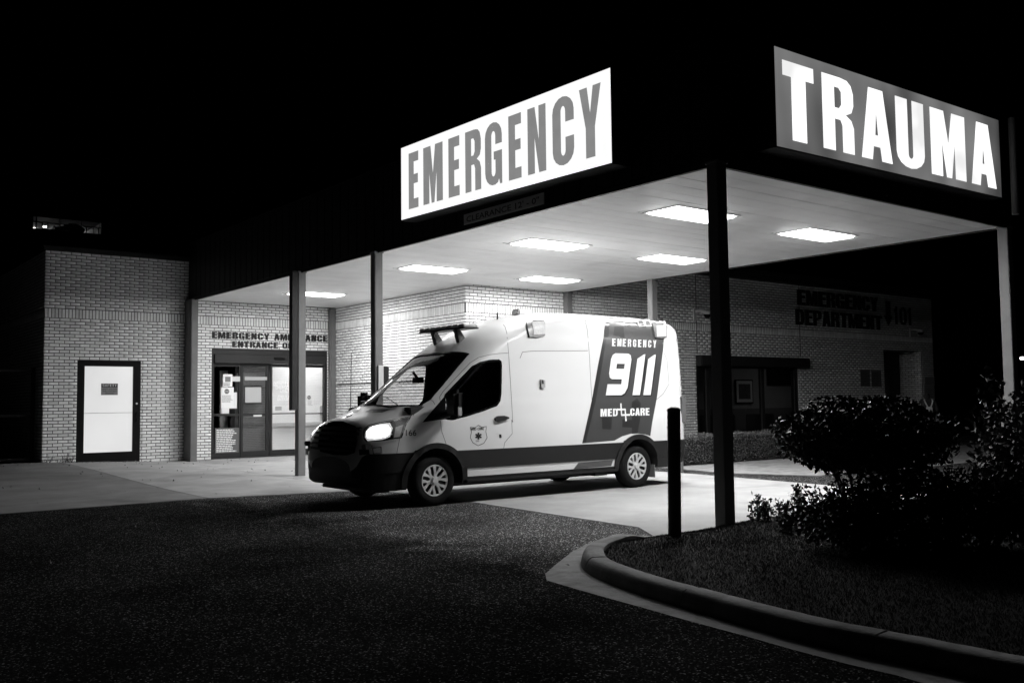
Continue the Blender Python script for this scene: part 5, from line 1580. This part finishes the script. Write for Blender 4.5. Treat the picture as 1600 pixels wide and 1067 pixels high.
shrub('low_shrub', tuple(b2), tuple(c2), (130 / k2, 110 / k2, 72 / k2), 9000, .05, 'black low shrub mass below the flat-topped shrub', M_LEAF, 5, 5, lump=.25)
b3 = on(1590, 838, 2, .18); d3_ = proj(b3)[2]; k3 = FPX / d3_; c3 = at_depth(1592, 725, d3_)
shrub('tall_shrub', tuple(b3), tuple(c3), (62 / k3, 70 / k3, 118 / k3), 3600, .062, 'tall leafy shrub with lit leaves at the right edge', M_LEAF2, 9, 6, lump=.30, shell=.75)
b4 = on(1545, 850, 2, .18); d4_ = proj(b4)[2]; k4 = FPX / d4_; c4 = at_depth(1560, 790, d4_)
shrub('spreading_shrub', tuple(b4), tuple(c4), (85 / k4, 75 / k4, 65 / k4), 3600, .055, 'spreading shrub with pale leaf edges under the tall shrub', M_LEAF2, 12, 5, lump=.3, shell=.8)
b5 = on(1330, 850, 2, .18); d5_ = proj(b5)[2]; k5 = FPX / d5_; c5 = at_depth(1325, 808, d5_)
shrub('bed_shrub', tuple(b5), tuple(c5), (80 / k5, 75 / k5, 52 / k5), 5200, .042, 'dark leafy clump at the foot of the flat-topped shrub', M_LEAF, 15, 4, lump=.3, shell=.8)
# young upright plants in front of the bed
def sprig(base, h, n, label, seed):
    rng = np.random.default_rng(seed); rr = random.Random(seed)
    t = empty('leafy_plant', base, label, 'plant', 'young plants at the edge of the bed')
    b = Vector(base); C = []
    for k in range(n):
        a = rr.uniform(0, 6.28); ln = h * rr.uniform(.6, 1.05); sp = rr.uniform(.05, .28)
        tip = b + Vector((math.cos(a) * sp * h * 1.4, math.sin(a) * sp * h * 1.4, ln)); b0 = b + Vector((math.cos(a) * .03, math.sin(a) * .03, -.02))
        mb = MB(); mb.tube([b0, b0.lerp(tip, .5) + Vector((0, 0, .02)), tip], [.006, .005, .002], 5); mb.build('stem', M_BARK, t)
        for q in range(34):
            f = rr.uniform(.15, 1.02); p = b0.lerp(tip, f)
            C.append(p + Vector((rr.gauss(0, .022), rr.gauss(0, .022), rr.gauss(0, .012))))
    link('foliage', leaves_mesh('foliage', np.array(C), .044, rng, .6), M_LEAF3, t)
k = 0
for (px, py, h, n) in ((1180, 812, .26, 6), (1200, 814, .22, 6), (1222, 818, .26, 7), (1246, 816, .36, 8), (1268, 822, .30, 7), (1232, 832, .24, 6), (1290, 822, .30, 6), (1262, 842, .22, 6)):
    p = on(px, py, 2, .14); z = lawn_at(p.x, p.y)
    lab = ('leafy sprig nearest the corner post', 'short sprig second from the corner post', 'bushy sprig third from the corner post', 'tallest sprig at the left edge of the bed', 'sprig just left of the bare shrub stems', 'low sprig in the lawn before the tallest sprig', 'sprig against the bare shrub stems', 'lowest dark sprig in front of the bed')[k]
    sprig((p.x, p.y, (z if z is not None else .1)), h, n, lab, 50 + k); k += 1
# low clipped hedge in front of the department window
hx0, hx1, hy0, hy1, hz = 6.75, 13.6, 6.85, 7.45, .60
t = empty('hedge', ((hx0 + hx1) / 2, 7.1, 0), 'low clipped hedge before the dark department window', 'hedge')
rng = np.random.default_rng(77)
N = 15000
P = rng.uniform((hx0, hy0, .02), (hx1, hy1, hz), (N, 3))
f_ = rng.integers(0, 4, N)
P[f_ == 0, 1] = hy0 + rng.normal(0, .02, (f_ == 0).sum()); P[f_ == 1, 1] = hy0 + np.abs(rng.normal(0, .03, (f_ == 1).sum())); P[f_ == 2, 2] = hz + rng.normal(0, .018, (f_ == 2).sum()) + .02 * np.sin(P[f_ == 2, 0] * 5)
link('foliage', leaves_mesh('foliage', P, .034, rng), M_LEAF2, t)
mb = MB(); mb.box(hx0 + .05, hx1 - .05, hy0 + .07, hy1 - .05, .0, hz - .05); mb.build('branches', mat('hedge_core', .012, .9), t)
# grass
rng = np.random.default_rng(5)
def tri_grass(n, xr, yr, hmin, hmax):
    P = np.stack([rng.uniform(*xr, n), rng.uniform(*yr, n)], 1)
    out = []
    for x, y in P:
        z = lawn_at(x, y)
        if z is not None: out.append((x, y, z - .004))
    return np.array(out)
P = np.concatenate([tri_grass(75000, (-3.4, -.2), (-4.8, -.05), 0, 0), tri_grass(42000, (-.2, 8.5), (-6, -.05), 0, 0), tri_grass(6000, (-1.3, 2.0), (-.35, -.05), 0, 0)])
n = len(P); h = rng.uniform(.012, .032, n)[:, None]; a = rng.uniform(0, 6.28, n); ln = rng.uniform(0, 1.1, n)[:, None]
dr = np.stack([np.cos(a), np.sin(a), 0 * a], 1); a2 = rng.uniform(0, 6.28, n); sd_ = np.stack([np.cos(a2), np.sin(a2), 0 * a], 1) * rng.uniform(.0018, .0036, n)[:, None]
V = np.stack([P - sd_, P + sd_, P + dr * h * ln + np.array((0, 0, 1.0)) * h], 1).reshape(-1, 3)
F = np.arange(3 * n).reshape(-1, 3)
o = link('grass', fast_mesh('grass', V, F), M_GRASS); tag(o, 'short grass on the island behind the kerb', 'grass', None, 'stuff')
# fallen leaves and grit on the concrete and asphalt
rng = np.random.default_rng(8)
C = []
for k in range(150):
    x, y = rng.uniform(-5.5, 3.6), 7.6 + 8.5 * (1 - rng.uniform() ** 2)
    if x < -.5 or y > 9: C.append((x, y, slab_z(x, y) + .006))
for k in range(26):
    C.append((rng.uniform(-7, -1.5), rng.uniform(-3.5, 6.5), .007))
for k in range(60):
    x = rng.uniform(-3, -.9); C.append((x + rng.normal() * .05, L - .08 - abs(rng.normal()) * .15, slab_z(x, L) + .006))
C = np.array(C)
me = leaves_mesh('fallen_leaves', C, .045, rng, -2.0, .6, .5)
o = link('fallen_leaves', me, mat('dry_leaf', .16, .7, island=.6)); tag(o, 'dry leaves and grit scattered on the concrete apron', 'leaves', None, 'stuff')
# weeds at the foot of the left wing
for i, (px, lab) in enumerate(((78, 'small weed at the left end of the brick wing'), (103, 'thin tall weed beside the service door'), (112, 'low weed tuft at the service door jamb'))):
    p = on(px, 717, 1, L - .06); z = slab_z(p.x, L)
    t = empty('weed', (p.x, p.y, z), lab, 'weed', 'weeds along the foot of the wall')
    rr = random.Random(i)
    mb = MB()
    for k in range(7):
        a_ = rr.uniform(0, 6.28); h_ = rr.uniform(.08, .22) * (1.8 if i == 1 else 1)
        mb.tube([(p.x, p.y, z - .01), (p.x + math.cos(a_) * h_ * .3, p.y + math.sin(a_) * h_ * .2, z + h_ * .6), (p.x + math.cos(a_) * h_ * .6, p.y + math.sin(a_) * h_ * .3, z + h_)], [.004, .003, .001], 4)
    mb.build('stem', M_LEAF, t)
    rng = np.random.default_rng(i); C = np.array([(p.x + rng.normal() * .08, p.y + rng.normal() * .03, z + abs(rng.normal()) * .05 + .02) for _ in range(30)])
    link('foliage', leaves_mesh('foliage', C, .03, rng), M_LEAF, t)
# ------------------------------------------------------------------ bollards
def bollard(p, rad, h, label, m, lean=(0, 0)):
    t = empty('bollard', tuple(p), label, 'bollard')
    mb = MB(); mb.tube([(p[0], p[1], p[2] - .06), (p[0] + lean[0], p[1] + lean[1], p[2] + h)], rad, 20, cap=True); mb.build('pipe', m, t, smooth=50)
    mb = MB(); q = (p[0] + lean[0], p[1] + lean[1], p[2] + h)
    mb.lathe([(rad + .004, -.012), (rad + .004, .004), (rad * .8, .018), (rad * .4, .028), (.001, .030)], q, 'z', 20); mb.build('cap', mat('bollard_cap', .08, .6), t, smooth=50)
p = on(1054, 826, 2, .15); topz = at_depth(1056.5, 637, proj(p)[2]).z
bz_ = lawn_at(p.x, p.y) or .12
bollard((p.x, p.y, bz_), .062, topz - bz_ - .02, 'black pipe bollard in the grass left of the corner post', mat('bollard_black', .012, .5, bump=.15, bscale=25), (.012, -.012))
p = on(1061, 738, 2, .01); topz = at_depth(1061, 630, proj(p)[2]).z
bollard((p.x, p.y, .0), .085, topz, 'grey bollard just behind the ambulance, mostly hidden by the black bollard', mat('bollard_grey', .16, .5))
# conduit line on the projecting brick wall
p = on(540, 600, 0, X1)
mb = MB(); mb.tube([(X1 - .022, Y1 + .3, p.z), (X1 - .022, L - .3, p.z)], .010, 8); mb.build('conduit', M_DARK, hosp)

# ------------------------------------------------------------------ person at the department entry, seen from behind
Zp = 26.5
hp = at_depth(1449.5, 625, Zp)
px_, py_ = hp.x, hp.y
fwd = Vector((.75, .66, 0)).normalized(); rt = Vector((fwd.y, -fwd.x, 0))
per = empty('person', (px_, py_, 0), 'person in dark hooded top with pale crossed straps, seen from behind near the notices', 'person')
def PP(r_, f_, z): return Vector((px_, py_, 0)) + rt * r_ + fwd * f_ + Vector((0, 0, z))
J = {'pel': (0, 0, .80), 'sp': (0, .0, .98), 'ch': (0, .02, 1.14), 'nk': (0, .06, 1.29), 'hd': (0, .11, 1.38), 'ht': (0, .13, 1.45),
     'ls': (-.17, .02, 1.23), 'le': (-.23, -.02, .98), 'lw': (-.17, .16, .86), 'lh': (-.12, .22, .87), 'rs': (.17, .02, 1.23), 're': (.23, -.02, .98), 'rw': (.17, .16, .86), 'rh': (.12, .22, .87),
     'lp': (-.09, 0, .76), 'lk': (-.10, .03, .42), 'la': (-.10, -.02, .07), 'lt': (-.11, .16, .035), 'rp': (.09, 0, .76), 'rk': (.10, .05, .42), 'ra': (.11, .02, .07), 'rt': (.12, .20, .035)}
RD = {'pel': .15, 'sp': .145, 'ch': .16, 'nk': .062, 'hd': .098, 'ht': .075, 'ls': .075, 'le': .05, 'lw': .036, 'lh': .035, 'rs': .075, 're': .05, 'rw': .036, 'rh': .035, 'lp': .095, 'lk': .062, 'la': .045, 'lt': .035, 'rp': .095, 'rk': .062, 'ra': .045, 'rt': .035}
E_ = [('pel', 'sp'), ('sp', 'ch'), ('ch', 'nk'), ('nk', 'hd'), ('hd', 'ht'), ('ch', 'ls'), ('ls', 'le'), ('le', 'lw'), ('lw', 'lh'), ('ch', 'rs'), ('rs', 're'), ('re', 'rw'), ('rw', 'rh'), ('pel', 'lp'), ('lp', 'lk'), ('lk', 'la'), ('la', 'lt'), ('pel', 'rp'), ('rp', 'rk'), ('rk', 'ra'), ('ra', 'rt')]
def skin_mesh(nodes, edges, rad, root, sub=2):
    ks = list(nodes); me = bpy.data.meshes.new('skin')
    me.from_pydata([nodes[k] for k in ks], [(ks.index(a), ks.index(b)) for a, b in edges], [])
    o = bpy.data.objects.new('skin', me); COL.objects.link(o)
    o.modifiers.new('s', 'SKIN')
    sv = me.skin_vertices[0].data
    for i, k in enumerate(ks):
        sv[i].radius = (rad[k], rad[k]); sv[i].use_root = (k == root)
    o.modifiers.new('u', 'SUBSURF').levels = sub
    dg = bpy.context.evaluated_depsgraph_get(); out = bpy.data.meshes.new_from_object(o.evaluated_get(dg))
    bpy.data.objects.remove(o); smooth_mesh(out, 80); return out
M_CLOTH = mat('dark_cloth', .02, .9, bump=.3, bscale=25)
M_SKIN = mat('skin', .25, .6)
link('body', skin_mesh({k: PP(*v) for k, v in J.items()}, E_, RD, 'pel'), M_CLOTH, per)
for s_ in (-1, 1):
    for i, (a_, l_) in enumerate(((-.02, .065), (-.007, .075), (.007, .072), (.02, .058), (.035, .045))):
        b0 = PP(s_ * .12 + a_, .23, .87); mb = MB(); mb.tube([b0, b0 + fwd * l_ * .6 + Vector((0, 0, -.01)), b0 + fwd * l_ * .9 + Vector((0, 0, -.035))], [.009, .008, .006], 6); mb.build('finger', M_SKIN, per, smooth=60)
M_STRAP = mat('pale_strap', .42, .6)
for s_ in (-1, 1):
    mb = MB(); P = [PP(s_ * .10, -.045, 1.305), PP(s_ * .105, -.115, 1.25), PP(s_ * .075, -.155, 1.16), PP(s_ * .045, -.165, 1.09)]
    for a_, b_ in zip(P[:-1], P[1:]):
        w_ = rt * .016
        mb.add([a_ - w_, a_ + w_, b_ + w_, b_ - w_, a_ - w_ + fwd * .02, a_ + w_ + fwd * .02, b_ + w_ + fwd * .02, b_ - w_ + fwd * .02], [(0, 1, 2, 3), (4, 7, 6, 5), (0, 4, 5, 1), (1, 5, 6, 2), (2, 6, 7, 3), (3, 7, 4, 0)])
    mb.build('strap', M_STRAP, per)
c_ = PP(-.01, -.175, 1.03)
mb = MB(); n0 = len(mb.v)
mb.box(-.085, .085, -.03, .03, -.06, .06)
mb.v = [tuple(c_ + rt * v[0] + fwd * v[1] + Vector((0, 0, v[2]))) for v in mb.v]
mb.build('waist_pouch', M_STRAP, per, bevel=.02)

# ------------------------------------------------------------------ far left: gate frame; parking deck behind; far lamp on the right
t = empty('metal_gate', (XL - .6, L + .5, 0), 'dark metal gate frame in the shade left of the brick wing', 'gate')
for x_ in (XL - 1.12, XL - .12):
    mb = MB(); mb.box(x_ - .04, x_ + .04, L + .4, L + .48, -.02, 2.25); mb.build('post', M_BLK, t)
for z_ in (.18, 1.15, 2.15):
    mb = MB(); mb.box(XL - 1.08, XL - .16, L + .42, L + .46, z_, z_ + .06); mb.build('rail', M_BLK, t)
YD = 62.0
a = on(52, 338, 1, YD); b = on(158, 366, 1, YD)
dx0, dx1, dz1 = a.x, b.x, a.z
dz0 = b.z
t = empty('parking_deck', ((dx0 + dx1) / 2, YD + 4, 0), 'dark parking deck with one lit level high behind the left wing', 'building')
M_DECK = mat('deck_concrete', .03, .9); M_DECKI = mat('deck_inside', .35, .8, var=.2, vscale=1.2)
mb = MB()
mb.box(dx0 - 5, dx1 + 12, YD, YD + 12, -.1, dz0); mb.box(dx0 - 5, dx1 + 12, YD, YD + 12, dz1, dz1 + 3)
mb.box(dx0 - 5, dx0, YD, YD + 12, dz0 + .002, dz1 - .002); mb.box(dx1, dx1 + 12, YD, YD + 12, dz0 + .002, dz1 - .002)
mb.build('shell', M_DECK, t)
mb = MB(); mb.box(dx0 + .01, dx1 - .01, YD + 6.0, YD + 6.1, dz0 + .003, dz1 - .003); mb.build('back_wall', M_DECKI, t)
hgt = dz1 - dz0
mb = MB(); mb.box(dx0 + .01, dx1 - .01, YD + .05, YD + .12, dz0 + hgt * .52, dz0 + hgt * .60); mb.build('rail', M_DARK, t)
for k in range(12):
    x_ = dx0 + (dx1 - dx0) * (k + .5 + random.uniform(-.25, .25)) / 12; mb = MB(); mb.box(x_ - .03, x_ + .03, YD + .06, YD + .11, dz0 + .003, dz1 - .003 if k % 4 == 0 else dz0 + hgt * .52); mb.build('baluster', M_DARK, t)
for k, f_ in enumerate((.12, .62, .86)):
    x_ = dx0 + (dx1 - dx0) * f_
    tt = empty('deck_lamp', (x_, YD + 4.4, dz1), ('left', 'middle', 'right')[k] + 'most lamp under the ceiling of the lit parking level', 'lamp', 'lamps on the lit parking level')
    mb = MB(); mb.box(x_ - .5, x_ + .5, YD + 4.3, YD + 4.6, dz1 - .10, dz1 - .02); mb.build('tube', emis('deck_tube', 30.0), tt)
    mb = MB(); mb.box(x_ - .55, x_ + .55, YD + 4.25, YD + 4.65, dz1 - .018, dz1 - .004); mb.build('housing', M_DARK, tt)
# parked car on that level
cx = dx0 + (dx1 - dx0) * .55; s_ = hgt * .9 / 1.45
car = empty('parked_car', (cx, YD + 1.5, dz0), 'dark parked car behind the railing of the lit parking level', 'car')
pr_ = [(-2.1, .3), (-2.15, .62), (-1.5, .78), (-.7, .86), (.1, 1.38), (1.2, 1.42), (1.75, .95), (2.1, .88), (2.15, .3)]
mb = MB(); mb.prism([(cx + x_ * s_, dz0 + z_ * s_) for x_, z_ in pr_], 1, YD + .6, YD + 2.2); mb.build('body', M_BLK, car, bevel=.05)
for x_ in (-1.35, 1.35):
    for y_w in (YD + .6, YD + 2.05):
        mb = MB(); mb.lathe([(.001, 0), (.32 * s_, 0), (.32 * s_, .15), (.001, .15)], (cx + x_ * s_, y_w, dz0 + .32 * s_), 'y', 18); mb.build('wheel', M_BLK, car)
for k, (px, py) in enumerate(((68.2, 354.3), (72.3, 354.3))):
    p = on(px, py, 1, YD + 1.0)
    tt = empty('deck_spotlight', (p.x, p.y, dz0), ('left', 'right')[k] + ' of two small bright spotlights low on the lit parking level', 'lamp', 'pair of spotlights on the parking level')
    mb = MB(); mb.lathe([(.001, 0), (.06, .0), (.06, .06), (.001, .06)], (p.x, p.y, p.z), 'y', 12); mb.build('lens', emis('spot_lens', 6.0), tt)
    mb = MB(); mb.tube([(p.x, p.y + .09, dz0), (p.x, p.y + .09, p.z)], .02, 6); mb.build('stand', M_DARK, tt)
# street lamp far right
p = at_depth(1597, 559.5, 75)
t = empty('street_lamp', (p.x, p.y, 0), 'distant lit street lamp at the right edge', 'street lamp')
mb = MB(); mb.tube([(p.x, p.y, -.1), (p.x, p.y, p.z + .1)], [.09, .06], 8); mb.build('pole', M_DARK, t)
mb = MB(); mb.box(p.x - .22, p.x + .22, p.y - .18, p.y + .18, p.z + .1, p.z + .2); mb.build('hood', M_DARK, t)
mb = MB(); mb.lathe([(.001, -.15), (.12, -.1), (.16, .0), (.12, .09), (.001, .095)], (p.x, p.y, p.z), 'z', 16); mb.build('globe', emis('street_globe', 8.0), t, smooth=60)
